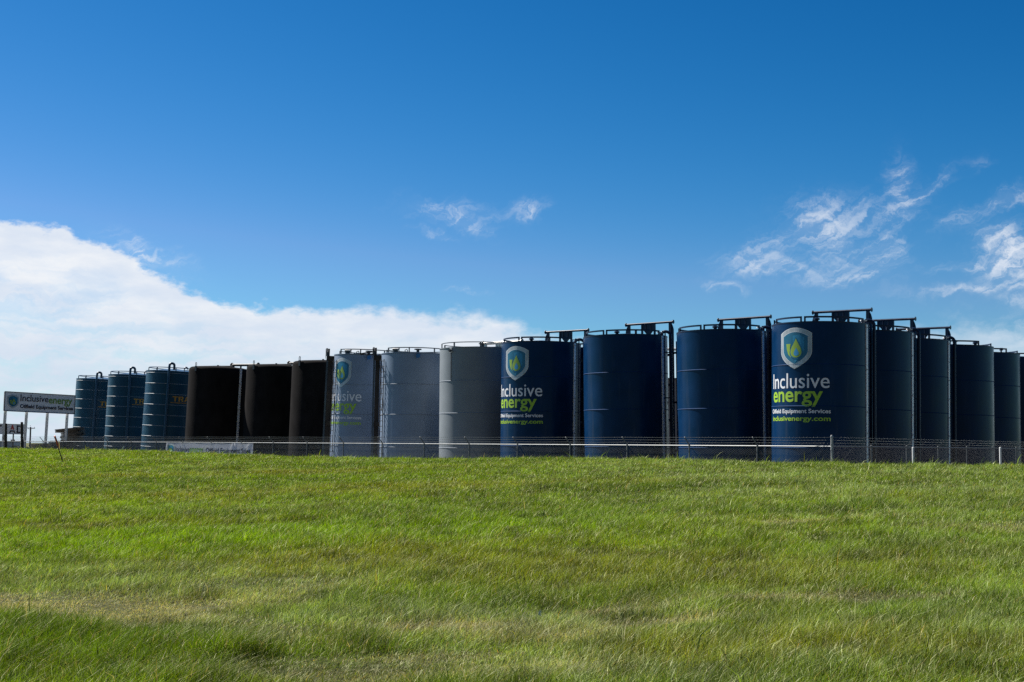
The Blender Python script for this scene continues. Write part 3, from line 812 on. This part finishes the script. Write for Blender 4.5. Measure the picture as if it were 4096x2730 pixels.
# ------------------------------------------------------------------ signs and yard things at the left
def quad_sign(name, c, thick, m, fm=None):
    """board from four corner points (tl, tr, br, bl)"""
    tl, tr, br, bl_ = [Vector(p) for p in c]; org = Vector((bl_.x, bl_.y, 0))
    n = (tr - tl).cross(bl_ - tl).normalized()
    if n.y > 0: n = -n
    root = empty(name, org)
    f = lambda u, v, d=0.0: (bl_ * (1 - u) * (1 - v) + br * u * (1 - v) + tl * (1 - u) * v + tr * u * v) + n * d - org
    b = MB(); b.add([f(0, 0), f(1, 0), f(1, 1), f(0, 1), f(0, 0, -thick), f(1, 0, -thick), f(1, 1, -thick), f(0, 1, -thick)],
                    [(0, 1, 2, 3), (7, 6, 5, 4), (0, 4, 5, 1), (1, 5, 6, 2), (2, 6, 7, 3), (3, 7, 4, 0)])
    p = b.build('sign_panel', m, root, smooth=0)
    return root, p, f, org
ZL, ZR = 112.0, 117.0
sg, pn, f, org = quad_sign('billboard', (at(20, 1567, ZL), at(301, 1583.5, ZR), at(298, 1657, ZR), at(16, 1644, ZL)), .16, M['board'])
tag(sg, 'white company billboard with shield and lettering raised on four pale posts', 'billboard')
b = MB()
for (u0, v0, u1, v1) in ((0, 0, 1, 0), (0, 1, 1, 1), (0, 0, 0, 1), (1, 0, 1, 1)): b.beam(f(u0, v0, .01), f(u1, v1, .01), .05, .06)
b.build('panel_trim', M['ink'], pn)
def sl(txt, u0, u1, v0, v1, mk, th, par=pn, ff=f):
    g, q = glyphs(txt, th); flat_mesh('lettering', g, q, lambda u, v: ff(u0 + (u1 - u0) * u, v0 + (v1 - v0) * v, .02), M[mk], par)
sl('Inclusive', .216, .612, .545, .895, 'ink', .012); sl('energy', .618, .958, .375, .765, 'signgreen', .020)
sl('Oilfield Equipment Services', .216, .975, .125, .385, 'ink', .032); sl('TM', .962, .980, .46, .50, 'ink', 0)
emblem(lambda x, y, l: f(.115 + .080 * x, .50 + .36 * y, .015 + l), pn, lift=.006, cuts=0)
for px in (30.5, 113, 196, 277):
    u = (px - 18) / 281; top = f(u, .5, -.28) ; yb = (Vector(top) + org)
    o = MB(); o.beam((top.x, top.y, -yb.z + yb.z), (top.x, top.y, top.z), .19, .19, side=(0, 1, 0))
    dxb = -.03 * 5; vs_ = o.v
    o.v = [(x + (dxb if z < 1 else 0), y, z) for x, y, z in vs_]
    o.build('sign_post', M['whitep'], sg)

Z2 = 140.0
s2, p2, f2, org2 = quad_sign('roadside_sign', (at(-75, 1694, Z2), at(102.5, 1699, Z2 + 2), at(101.5, 1738, Z2 + 2), at(-76, 1735.5, Z2)), .12, M['board'])
tag(s2, 'low white sign with large black and red letters, cut by the left border', 'sign')
b = MB()
for (u0, v0, u1, v1) in ((0, 0, 1, 0), (0, 1, 1, 1), (0, 0, 0, 1), (1, 0, 1, 1)): b.beam(f2(u0, v0, .01), f2(u1, v1, .01), .035, .04)
b.build('panel_trim', M['ink'], p2)
X2 = lambda px: (px + 75.5) / 177.5
def put(ch, x0, x1, mk='ink', polys=None):
    polys_mesh('lettering', polys or block(ch), lambda u, v: f2(X2(x0) + (X2(x1) - X2(x0)) * u, .10 + .78 * v, .02), M[mk], p2)
put('T', -23, 6); put('R', 10, 29); put('D', 66, 88)
put('A', 36, 61, 'ink', [[(0, 0), (.20, 0), (.30, .18), (.70, .18), (.80, 0), (1, 0), (.85, .34), (.15, .34)]])
put('A', 36, 61, 'red', [[(.22, .44), (.42, .44), (.52, .66), (.62, .44), (.84, .44), (.58, 1.06), (.46, 1.06)]])
for px in (52, -50):
    t_ = at(px, 1737, Z2 + 1.4); o = MB(); o.beam((t_.x - org2.x, t_.y - org2.y + .1, 0), (t_.x - org2.x, t_.y - org2.y + .1, t_.z), .11, .11, side=(0, 1, 0)); o.build('sign_post', M['wood'], s2)
t_ = at(52, 1762, Z2 + 1.4)
bx = MB()
for dx, w in ((-.14, .13), (.14, .14)): bx.box((t_.x - org2.x + dx, t_.y - org2.y - .05, t_.z), (w, .12, .16))
bx.build('meter_box', M['dark_steel'], s2)

# wooden posts in front of the fence
for (x0, y0, x1, y1, Z, w, lab) in ((24, 1695, 25.5, 1800, 85, .135, 'dark wooden post crossing the low lettered sign, nearer the left border'),
                                    (87.5, 1689, 91.5, 1800, 84, .14, 'taller dark wooden post at the right end of the low lettered sign'),
                                    (18, 1741, 18, 1800, 98, .11, 'short dark post half hidden behind the leftmost wooden post')):
    a, c = at(x0, y0, Z), at(x1, y1, Z); o = empty('wooden_post', (c.x, c.y, .2))
    mb = MB(); mb.tube([(0, 0, -.1), (a.x - c.x, 0, a.z - .24), (a.x - c.x, 0, a.z - .2)], [w * .62, w * .58, w * .5], 10)
    ob = mb.build('wooden_post', M['wood']); ob.location = (c.x, c.y, .2); bpy.data.objects.remove(o)
    tag(ob, lab, 'post', 'wooden posts at the left end of the fence')

# utility pole
p = at(122.5, 1709, 230); o = empty('utility_pole', (p.x, p.y, 0)); b = MB()
b.tube([(0, 0, 0), (0, 0, p.z)], [.16, .12], 10); b.build('pole', M['wood'], o)
b = MB(); b.beam((-.78, -.15, p.z - .17), (.8, -.15, p.z - .22), .10, .12); b.tube([(.1, -.15, p.z - .5), (.42, -.15, p.z - .22)], .02, 6); b.tube([(-.1, -.15, p.z - .5), (-.42, -.15, p.z - .2)], .02, 6); b.build('cross_arm', M['wood'], o)
for x in (-.7, 0, .72): MB().lathe([(.03, 0), (.06, .04), (.06, .12), (.02, .16)], 8, (x, -.15, p.z - .12 + (.25 if x == 0 else 0))).build('insulator', M['trailer'], o)
tag(o, 'distant wooden utility pole with one cross arm behind the billboard posts', 'utility pole')

# timber
def planks(root, x0, x1, y0, dy, rows, z0, dz, slope=0.0, ragged=.3, seed=1):
    rr = random.Random(seed); b = MB()
    for k in range(rows):
        for j in range(3):
            a, c = x0 + rr.uniform(-ragged, ragged) * .5, x1 + rr.uniform(-ragged, ragged)
            z = z0 + k * dz; b.beam((a, y0 + j * dy, z), (c, y0 + j * dy + rr.uniform(-.05, .05), z + slope * (c - a)), dy * .92, dz * .80, side=(0, 0, 1))
    return b
ZT = 118.0
pt = at(262, 1790, ZT); o = empty('timber_stack', (pt.x, pt.y, 0)); pm = 5300 / ZT
b = planks(o, -.40, 1.2, 0, .6, 11, .35, .115, .03, .16, 3); b.build('planks', M['wood2'], o)
b = planks(o, -.86, 1.3, -.1, .6, 3, 1.78 + .9, .10, .11, .10, 5)
b.v = [(x, y, z - .04) for x, y, z in b.v]; b.build('top_planks', M['wood2'], o)
b = planks(o, -.40, 1.2, 0, .6, 10, 1.60, .115, .05, .12, 9); b.build('planks', M['wood2'], o)
tag(o, 'tall stack of dark weathered timber mats leaning out beside the leftmost teal tank', 'timber stack')
for (px, lab, w, zt, sl_, sd_) in ((190, 'low pile of long weathered planks spread out left of the tall timber stack', 1.45, 12, .10, 11), (236, 'low pile of dark timber tucked under the tall timber stack', .7, 14, .02, 13)):
    pt = at(px, 1790, ZT - 3); o = empty('timber_pile', (pt.x, pt.y, 0))
    b = planks(o, -w, w, 0, .5, zt, .35, .115, 0, .35, sd_)
    k = len(b.v)
    b.v = [(x, y, z + (sl_ * .4) * x + (.0)) for x, y, z in b.v]
    b.build('planks', M['wood2'], o); tag(o, lab, 'timber pile', 'low timber piles behind the left fence')

# far things
p = at(-20, 1766.5, 190); q = at(51, 1768, 190); o = empty('site_trailer', ((p.x + q.x) / 2, 190, 0)); w = q.x - p.x
b = MB(); b.box((0, 1.5, q.z / 2 + .25), (w, 3, q.z - .5)); b.build('wall', M['trailer'], o)
b = MB(); b.box((0, 1.5, q.z + .04), (w + .3, 3.3, .08)); b.build('roof', M['grey_trim'], o)
tag(o, 'pale blue grey site trailer low on the horizon at the left border', 'trailer')

pB = at(2600, 1515, 112); qB = at(2760, 1515, 112); o = empty('warehouse', ((pB.x + qB.x) / 2, 114, 0)); w = qB.x - pB.x; hB = pB.z
b = MB(); b.box((0, 2, hB / 2), (w, 6, hB)); b.build('wall', M['tan'], o)
b = MB(); b.box((0, 2, hB + .05), (w + .4, 6.4, .12)); b.build('roof', M['grey_trim'], o)
z1 = at(2700, 1393, 112).z
b = MB(); b.tube([(-.9, -.5, z1), (1.2, -.5, z1)], .13, 10); b.tube([(1.0, -.5, 0), (1.0, -.5, z1)], .10, 10); b.tube([(-.8, -.5, 0), (-.8, -.5, z1)], .10, 10); b.build('overhead_pipe', M['whitep'], o)
tag(o, 'grey tan building seen through the gap between two plain navy tanks', 'building')

# survey stake and small marker
def terr(x, y):
    return float(terrain(np.array([x]), np.array([y]))[0])
def hash2(ix, iy, seed):
    h = (ix.astype(np.int64) * 374761393 + iy.astype(np.int64) * 668265263 + seed * 974634777) & 0x7fffffff
    h = ((h ^ (h >> 13)) * 1274126177) & 0x7fffffff
    return ((h ^ (h >> 16)) & 0xffff) / 65535.0
def vnoise(x, y, seed=0):
    ix, iy = np.floor(x), np.floor(y); fx, fy = x - ix, y - iy
    fx = fx * fx * (3 - 2 * fx); fy = fy * fy * (3 - 2 * fy)
    a, b_, c, d = hash2(ix, iy, seed), hash2(ix + 1, iy, seed), hash2(ix, iy + 1, seed), hash2(ix + 1, iy + 1, seed)
    return (a * (1 - fx) + b_ * fx) * (1 - fy) + (c * (1 - fx) + d * fx) * fy
def fbm(x, y, seed=0, o=4):
    s = 0; a = .5; t = 0
    for k in range(o): s = s + a * vnoise(x * 2 ** k + k * 17.3, y * 2 ** k - k * 9.1, seed + k); t += a; a *= .55
    return s / t
def qof(x, y): return .724 * x + .69 * y
def terrain(x, y):
    """bank that climbs from the road side to a crest parallel to the fence, then drops into the yard"""
    q = qof(x, y); t = np.clip((q - 3.5) / 29.5, 0, 1)
    z = .10 + 1.175 * (t * .75 + .25 * t * t * (3 - 2 * t))
    drop = np.clip((q - 33.6) / 4.2, 0, 1); drop = drop * drop * (3 - 2 * drop)
    z = z * (1 - drop)
    bump = (fbm(x * .16, y * .16, 3, 3) - .5) * .30 + (fbm(x * .9, y * .9, 8, 3) - .5) * .10
    fade = np.clip(1 - drop, 0, 1) * np.clip(1 - np.abs(q - 33) / 5, .0, 1) * .65
    pp = .69 * x - .724 * y
    z = z - .17 * np.exp(-((pp + 47) / 11) ** 2) * np.clip((q - 18) / 14, 0, 1) * (1 - drop)
    return z + bump * (1 - drop) * (1 - fade) * np.where(np.abs(x) + np.abs(y) > 300, 0, 1)
def gp(px, py):
    d = ray(px, py); o = Vector((0, 0, EYE)); t = 6.0 / d.y
    while t * d.y < 160:
        p = o + d * t
        if p.z <= terr(p.x, p.y): return p
        t += .15 / d.y
    return p

p = gp(258, 1853); a = at(219, 1746, p.y - .35); o = empty('survey_stake', (p.x, p.y, p.z)); D = a - p
mid = D * .62
MB().beam((0, 0, -.15), D, .045, .022, side=(1, 0, 0)).build('stake', M['stake'], o)
b = MB(); b.beam(D * .66, D * 1.01, .075, .045, side=(1, 0, 0)); b.beam(D * .80, D * .68 + Vector((.05, -.03, -.12)), .05, .012, side=(1, 0, 0)); b.build('flagging', M['orange'], o)
tag(o, 'leaning wooden survey stake with an orange flagged top in the grass', 'survey stake')
p = at(491, 1796, 76); o = empty('marker_flag', (p.x, p.y, terr(p.x, p.y))); dz = p.z - terr(p.x, p.y)
MB().tube([(0, 0, 0), (0, 0, dz)], .008, 6).build('wire_stem', M['wire'], o)
MB().beam((-.03, 0, dz - .06), (.06, 0, dz + .13), .07, .02, side=(0, 1, 0)).build('flag', M['whitep'], o)
tag(o, 'tiny white marker flag on the grass crest in front of the middle teal tank', 'marker flag')

p = gp(2158, 2486); b = MB()
b.add([(-.012, 0, .05), (.014, .004, .045), (.016, .012, .09), (.002, .002, .10), (-.012, .008, .08), (0, .016, .07)], [(0, 1, 5), (1, 2, 5), (2, 3, 5), (3, 4, 5), (4, 0, 5), (0, 4, 3, 2, 1)])
o = b.build('litter_scrap', M['whitep'], smooth=0); o.location = p
tag(o, 'tiny scrap of white litter lying in the near grass', 'litter')
# ------------------------------------------------------------------ ground
def ground_mat():
    m = bpy.data.materials.new('field_soil_and_gravel'); m.use_nodes = True
    t = NT(m.node_tree); bs = t.n['Principled BSDF']
    tc = t.new('ShaderNodeTexCoord'); P = tc.outputs['Object']
    q = t.vm('DOT_PRODUCT', P, (.724, .69, 0))
    n = t.noise(P, .8, 6, .6); n2 = t.noise(P, 14, 5, .6)
    thatch = t.mix(t.lin(n2, .3, .7), (.030, .040, .012, 1), (.075, .070, .030, 1))
    thatch = t.mix(t.smooth(n, .5, .7), thatch, (.06, .085, .02, 1))
    gravel = t.mix(t.lin(n2, .3, .7), (.07, .065, .055, 1), (.13, .12, .10, 1))
    far = t.mix(t.smooth(t.noise(t.vm('MULTIPLY', P, (1, .15, 1)), .01, 4), .4, .6), (.16, .15, .06, 1), (.07, .10, .03, 1))
    c = t.mix(t.smooth(q, 36.5, 38.0), thatch, gravel)
    c = t.mix(t.smooth(q, 130, 150), c, far)
    t.link(c, bs.inputs['Base Color']); bs.inputs['Roughness'].default_value = .95; bs.inputs['Specular IOR Level'].default_value = .1
    b = t.new('ShaderNodeBump'); b.inputs['Distance'].default_value = .03; t.link(n2, b.inputs['Height']); t.link(b.outputs[0], bs.inputs['Normal'])
    return m
def axis(lo, hi, step, far):
    a = list(np.arange(lo, hi + 1e-6, step)); s = step; x = lo; L = []
    while x > -far: s *= 1.35; x -= s; L.append(x)
    s = step; x = hi; U = []
    while x < far: s *= 1.35; x += s; U.append(x)
    return np.array(L[::-1] + a + U)
# grid axes run along the fence (p) and across it (q)
pa, qa = axis(-75, 45, .5, 6000), axis(-6, 44, .4, 6000)
PP, QQ = np.meshgrid(pa, qa, indexing='ij')
X = .724 * QQ - .69 * PP * -1; Y = .69 * QQ + .724 * PP * -1
X = .724 * QQ + .69 * PP; Y = .69 * QQ - .724 * PP
Zg = terrain(X.ravel(), Y.ravel())
gv = np.stack([X.ravel(), Y.ravel(), Zg], 1)
ni, nj = PP.shape
I, J = np.meshgrid(np.arange(ni - 1), np.arange(nj - 1), indexing='ij'); k0 = (I * nj + J).ravel()
gf = np.stack([k0, k0 + nj, k0 + nj + 1, k0 + 1], 1)
me = bpy.data.meshes.new('ground'); me.from_pydata(gv.tolist(), [], gf.tolist()); me.materials.append(ground_mat()); me.shade_smooth()
g = bpy.data.objects.new('ground', me); COL.objects.link(g); g['kind'] = 'structure'

# ------------------------------------------------------------------ grass
def grass_mat():
    m = bpy.data.materials.new('grass_blades'); m.use_nodes = True
    t = NT(m.node_tree); t.n.remove(t.n['Principled BSDF']); out = t.n['Material Output']
    at_ = t.new('ShaderNodeAttribute'); at_.attribute_name = 'tint'
    df = t.new('ShaderNodeBsdfDiffuse'); tl = t.new('ShaderNodeBsdfTranslucent'); gl = t.new('ShaderNodeBsdfGlossy')
    t.link(at_.outputs['Color'], df.inputs[0])
    t.link(t.mix(1.0, at_.outputs['Color'], (1.35, 1.25, .55, 1), 'MULTIPLY'), tl.inputs[0])
    gl.inputs['Roughness'].default_value = .5; gl.inputs[0].default_value = (.9, .9, .6, 1)
    m1 = t.new('ShaderNodeMixShader'); m1.inputs[0].default_value = .45
    t.link(df.outputs[0], m1.inputs[1]); t.link(tl.outputs[0], m1.inputs[2])
    m2 = t.new('ShaderNodeMixShader'); m2.inputs[0].default_value = .04
    t.link(m1.outputs[0], m2.inputs[1]); t.link(gl.outputs[0], m2.inputs[2]); t.link(m2.outputs[0], out.inputs[0])
    return m

# patches of different grass: (column, row seen from the road, half width m, half depth m, turn, kind, strength)
PATCH = [(250, 2440, 2.2, .55, -8, 'dry', .9), (620, 2500, 1.6, .5, -20, 'dry', .8), (900, 2560, 1.3, .5, -35, 'dry', .6), (80, 2400, 1.2, .5, 0, 'dry', .7),
         (1090, 2350, 1.1, .8, 0, 'dry', .75), (1000, 2330, 2.2, 1.2, 0, 'pale', .7), (300, 2330, 3.0, 1.3, 0, 'pale', .65),
         (1460, 2480, 1.3, .5, 0, 'pale', .7), (1720, 2480, 1.6, .9, 0, 'pale', .7), (1750, 2520, .6, .35, 0, 'dry', .9),
         (1000, 2680, .9, .30, 0, 'dry', .95), (1440, 2665, .45, .16, 0, 'dry', 1.0), (1660, 2660, .55, .20, 0, 'dry', 1.0), (1500, 2715, 1.8, .35, 0, 'dry', .8),
         (1250, 2720, .8, .2, 0, 'dry', .8), (2000, 2620, 1.6, .8, 0, 'pale', .6), (2150, 2560, .9, .5, 0, 'dry', .45), (2350, 2700, 1.8, .5, 0, 'pale', .5),
         (350, 2620, 2.4, 1.6, -14, 'lush', 1.0), (850, 2700, 1.2, .5, 0, 'lush', .8), (60, 2560, 1.6, 1.1, 0, 'lush', 1.0),
         (150, 1950, 8, 2.2, 0, 'lush', .7), (500, 1965, 6, 1.4, 0, 'lush', .6), (900, 2160, 5, 3, 0, 'bright', .8), (400, 2150, 5, 3, 0, 'bright', .8), (1500, 2120, 5, 2.6, 0, 'bright', .5),
         (1350, 2060, 6, 1.4, 0, 'dark', .5), (1800, 2080, 5, 1.6, 0, 'dark', .5), (350, 2110, 3.2, .8, 0, 'brown', .6), (800, 1900, 9, 1.5, 0, 'brown', .5), (1500, 1960, 9, 1.6, 0, 'brown', .45),
         (2100, 2190, 4, 1.2, 0, 'brown', .5), (2300, 2260, 4, 1.3, 0, 'brown', .5), (1500, 1860, 5, 1.3, 0, 'dark', .6), (1700, 1860, 5, 1.0, 0, 'dark', .5), (2500, 1960, 4, 1, 0, 'dark', .5),
         (2950, 1940, 3, 1, 0, 'dark', .6), (3000, 2050, 2.5, .8, 0, 'dark', .8), (3300, 1900, 6, 1.4, 0, 'pale', .45), (3700, 1960, 5, 1.6, 0, 'pale', .4), (3250, 2090, 1.4, .35, 0, 'dry', .6), (2970, 2075, 1.0, .25, 0, 'dry', .6),
         (2900, 2300, 3, 1.4, 0, 'brown', .5), (3200, 2400, 1.0, .2, 0, 'dry', .7), (3500, 2410, .8, .2, 0, 'dry', .7), (2430, 2460, .6, .25, 0, 'dry', .7), (2600, 2500, .7, .25, 0, 'dry', .5), (1690, 2668, .14, .07, 0, 'hole', 1.0), (1470, 2676, .12, .05, 0, 'hole', .9), (560, 2470, .2, .08, 0, 'hole', .7), (2550, 2510, .35, .18, 0, 'hole', 1.0),
         (3400, 2600, 2.2, .8, 0, 'brown', .6), (3900, 2500, 1.5, 1, 0, 'pale', .4), (3600, 2700, 2, .4, 0, 'lush', .4), (3000, 2700, 1.5, .5, 0, 'pale', .4), (2900, 2180, 4, 1.4, 0, 'bright', .5), (3600, 2200, 3.5, 1.4, 0, 'dark', .4),
         (1700, 2260, 3, 1.1, 0, 'brown', .35), (2000, 2420, 2, .8, 0, 'dark', .4), (1500, 2330, 2, .8, 0, 'dark', .35), (4000, 2120, 1.6, .5, 0, 'dry', .4)]
COLS = {'base': (.120, .200, .008), 'dry': (.30, .27, .19), 'pale': (.185, .265, .095), 'lush': (.066, .122, .003), 'bright': (.128, .228, .005),
        'dark': (.066, .122, .010), 'brown': (.142, .162, .020), 'hole': (.02, .03, .01)}
def make_grass(rng):
    # sample positions: density falls with distance
    xs, ys = [], []
    d0, dens0 = 8.0, 6000.0
    bands = [(7.6, 9), (9, 11), (11, 13.5), (13.5, 17), (17, 21), (21, 26), (26, 32), (32, 40), (40, 50), (50, 62), (62, 78), (78, 96), (96, 115)]
    for a, b_ in bands:
        dens = dens0 * min(1, (10 / ((a + b_) / 2)) ** 1.35)
        hw = .43 * b_ + 7.5; n = int(2 * hw * (b_ - a) * dens)
        x = rng.uniform(-hw, hw, n); y = rng.uniform(a, b_, n)
        q = qof(x, y); k = (q < 35.5) & (np.abs(x) < .43 * y + 7.5) & (q > -6) & ((np.abs(x) < .41 * y + 1.0) | (rng.random(n) < .38))
        xs.append(x[k]); ys.append(y[k])
    x = np.concatenate(xs); y = np.concatenate(ys); n = len(x); print('grass blades', n)
    q = qof(x, y); dist = np.hypot(x, y); z = terrain(x, y)
    # kinds
    f1 = fbm(x * .22, y * .10, 21, 4); f2 = fbm(x * .7, y * .35, 31, 4); f3 = fbm(x * 2.6, y * 2.0, 41, 3)
    W = {k: np.zeros(n) for k in COLS}; W['base'][:] = 1
    W['bright'] += np.clip((f1 - .50) * 7, 0, 1.3); W['dark'] += np.clip((.46 - f1) * 6, 0, 1.0) * .9
    W['brown'] += np.clip((f2 - .54) * 6, 0, 1) * .9; W['pale'] += np.clip((fbm(x * .35 + 9, y * .2, 51, 4) - .54) * 7, 0, 1) * .8
    W['lush'] += np.clip((fbm(x * .5 + 3, y * .28, 61, 3) - .58) * 8, 0, 1) * .6
    right = np.clip((x / y + .05) * 4, 0, 1); W['pale'] += right * .35; W['dark'] += right * .25; W['brown'] += right * .15
    darkf = np.zeros(n); hole = np.zeros(n); lushf = np.zeros(n); dryf = np.zeros(n)
    pw1 = fbm(x * .8, y * .8, 71, 3); pw2 = fbm(x * .8, y * .8, 81, 3)
    for (px, py, rx, ry, rot, kd, st) in PATCH:
        c = gp(px, py); ca, sa = math.cos(R(rot)), math.sin(R(rot))
        sel = np.nonzero((np.abs(x - c.x) < 2.6 * max(rx, ry)) & (np.abs(y - c.y) < 2.6 * max(rx, ry)))[0]
        wx = (pw1[sel] - .5) * rx * .9; wy = (pw2[sel] - .5) * ry * 1.4
        dx, dy = x[sel] - c.x + wx, y[sel] - c.y + wy
        u, v = (dx * ca + dy * sa) / rx, (-dx * sa + dy * ca) / ry
        g_ = np.zeros(n); g_[sel] = np.exp(-(u * u + v * v) ** 1.4) * st
        if kd == 'hole': hole += g_; continue
        W[kd] += g_ * (3.0 if kd == 'dry' else 2.2 if kd == 'pale' else 3.4)
        for k in W:
            if k != kd: W[k] *= (1 - g_ * .85)
        if kd == 'lush': lushf += g_
        if kd == 'dark': darkf += g_
        if kd == 'dry': dryf += g_
    # every blade picks one kind with the local odds, softened towards the local mean
    keys = list(COLS); A = np.stack([W[k] for k in keys], 1); A /= A.sum(1, keepdims=True)
    cum = A.cumsum(1); pick = (rng.random(n)[:, None] > cum).sum(1).clip(0, len(keys) - 1)
    CC = np.array([COLS[k] for k in keys]); c1 = CC[pick]; c0 = A @ CC
    col = c0 * .45 + c1 * .55
    col *= (1 + (rng.random(n)[:, None] - .5) * .7) * (1 + (f3[:, None] - .5) * 1.5)
    straw = rng.random(n) < .05; col[straw] = np.array((.34, .30, .17)) * rng.uniform(.6, 1.1, (straw.sum(), 1))
    yel = rng.random(n) < .05; col[yel] *= np.array((1.5, 1.25, .6))
    # size
    lushf = np.clip(lushf, 0, 1); dryf = np.clip(dryf, 0, 1)
    h = rng.gamma(9, 1 / 9, n) * (.05 + .06 * fbm(x * .5, y * .5, 91, 3) + .12 * np.clip((fbm(x * 1.9, y * 1.7, 95, 2) - .3) * 2, 0, 1))
    h *= (1 + .5 * lushf + .5 * np.clip(darkf, 0, 1)) * (1 - .5 * dryf) * (1 - .75 * np.clip(hole, 0, 1))
    h *= .70; tall = rng.random(n) < .014; h[tall] *= rng.uniform(1.3, 1.9, tall.sum())
    crest = np.clip(1 - np.abs(q - 32.5) / 3, 0, 1); h *= 1 + .35 * crest
    seed = rng.random(n) < .03 * crest; h[seed] *= 2.0
    w = np.maximum(.0036, .00029 * dist) * rng.uniform(.5, 1.6, n); w = np.where(np.abs(x) > .41 * y + 1.0, w * 1.7, w); broad = rng.random(n) < .03; w[broad] *= 1.9; w[tall] *= 1.2
    ang = rng.normal(.2, 1.25, n) + (fbm(x * 2.2, y * 2.2, 101, 3) - .5) * 3.0           # comb direction, mostly to the right
    ang = np.where(rng.random(n) < .25, rng.uniform(-3.1, 3.1, n), ang)
    h *= np.clip(1.12 - dist * .012, .72, 1); lean = h * rng.uniform(.25, 1.25, n) * (1 + .25 * dryf)
    lx, ly = np.cos(ang) * lean, np.sin(ang) * lean
    yaw = rng.uniform(0, math.pi, n); sx, sy = np.cos(yaw) * w / 2, np.sin(yaw) * w / 2
    hz = h * (1 - .22 * (lean / h)); hz *= np.where(dryf > .4, .7, 1)
    V = np.empty((n, 5, 3), np.float32)
    V[:, 0] = np.stack([x - sx, y - sy, z - .01], 1); V[:, 1] = np.stack([x + sx, y + sy, z - .01], 1)
    mx, my, mz = x + lx * .32, y + ly * .32, z + hz * .60
    V[:, 2] = np.stack([mx + sx * .8, my + sy * .8, mz], 1); V[:, 3] = np.stack([mx - sx * .8, my - sy * .8, mz], 1)
    V[:, 4] = np.stack([x + lx, y + ly, z + hz], 1)
    me = bpy.data.meshes.new('grass'); me.vertices.add(n * 5); me.vertices.foreach_set('co', V.ravel())
    idx = np.arange(n, dtype=np.int32)[:, None] * 5
    L = (idx + np.array([0, 1, 2, 3, 3, 2, 4], np.int32)[None, :]).ravel()
    me.loops.add(n * 7); me.loops.foreach_set('vertex_index', L)
    me.polygons.add(n * 2); st_ = (np.arange(n, dtype=np.int32)[:, None] * 7 + np.array([0, 4], np.int32)[None, :]).ravel()
    me.polygons.foreach_set('loop_start', st_)
    me.update(calc_edges=True)
    at_ = me.attributes.new('tint', 'FLOAT_COLOR', 'POINT')
    C4 = np.ones((n, 5, 4), np.float32); C4[:, :, :3] = col[:, None, :]; at_.data.foreach_set('color', C4.ravel())
    me.materials.append(grass_mat())
    o = bpy.data.objects.new('grass', me); COL.objects.link(o)
    tag(o, 'long green and tan meadow grass covering the bank', 'grass', kind='stuff')
make_grass(np.random.default_rng(5))

# far shrubs beyond the yard at the left
def shrub(px, py0, Z, w, h, lab, seed):
    rng = np.random.default_rng(seed); p = at(px, 1790, Z); n = 700
    a = rng.random(n) * 6.283; r = np.sqrt(rng.random(n)) * w; zz = rng.random(n) ** .8 * h
    r *= np.sqrt(np.clip(1.05 - (zz / h) ** 2, .05, 1)); c = np.stack([r * np.cos(a), r * np.sin(a), zz + .3], 1)
    b = MB(); s = .10
    for q in c:
        u = rng.normal(size=3); u /= np.linalg.norm(u); v = rng.normal(size=3); v -= u * v.dot(u); v /= np.linalg.norm(v)
        b.add([q - u * s - v * s * .5, q + u * s - v * s * .5, q + v * s], [(0, 1, 2)])
    o = empty('shrub', (p.x, p.y, 0)); b.build('foliage', M['shrub'], o, smooth=0)
    MB().tube([(0, 0, 0), (.05, 0, .5), (-.1, 0, h * .7)], [.04, .03, .01], 6).build('stem', M['wood'], o)
    tag(o, lab, 'shrub', 'grey green shrubs beyond the left fence')
M['shrub'] = mat('grey_green_foliage', (.09, .10, .06), .8, var=.4, vscale=3)
shrub(66, 0, 150, .9, 1.0, 'grey green shrub beyond the fence under the low lettered sign', 1)
shrub(103, 0, 150, .75, .9, 'grey green shrub beyond the fence right of the taller wooden post', 2)
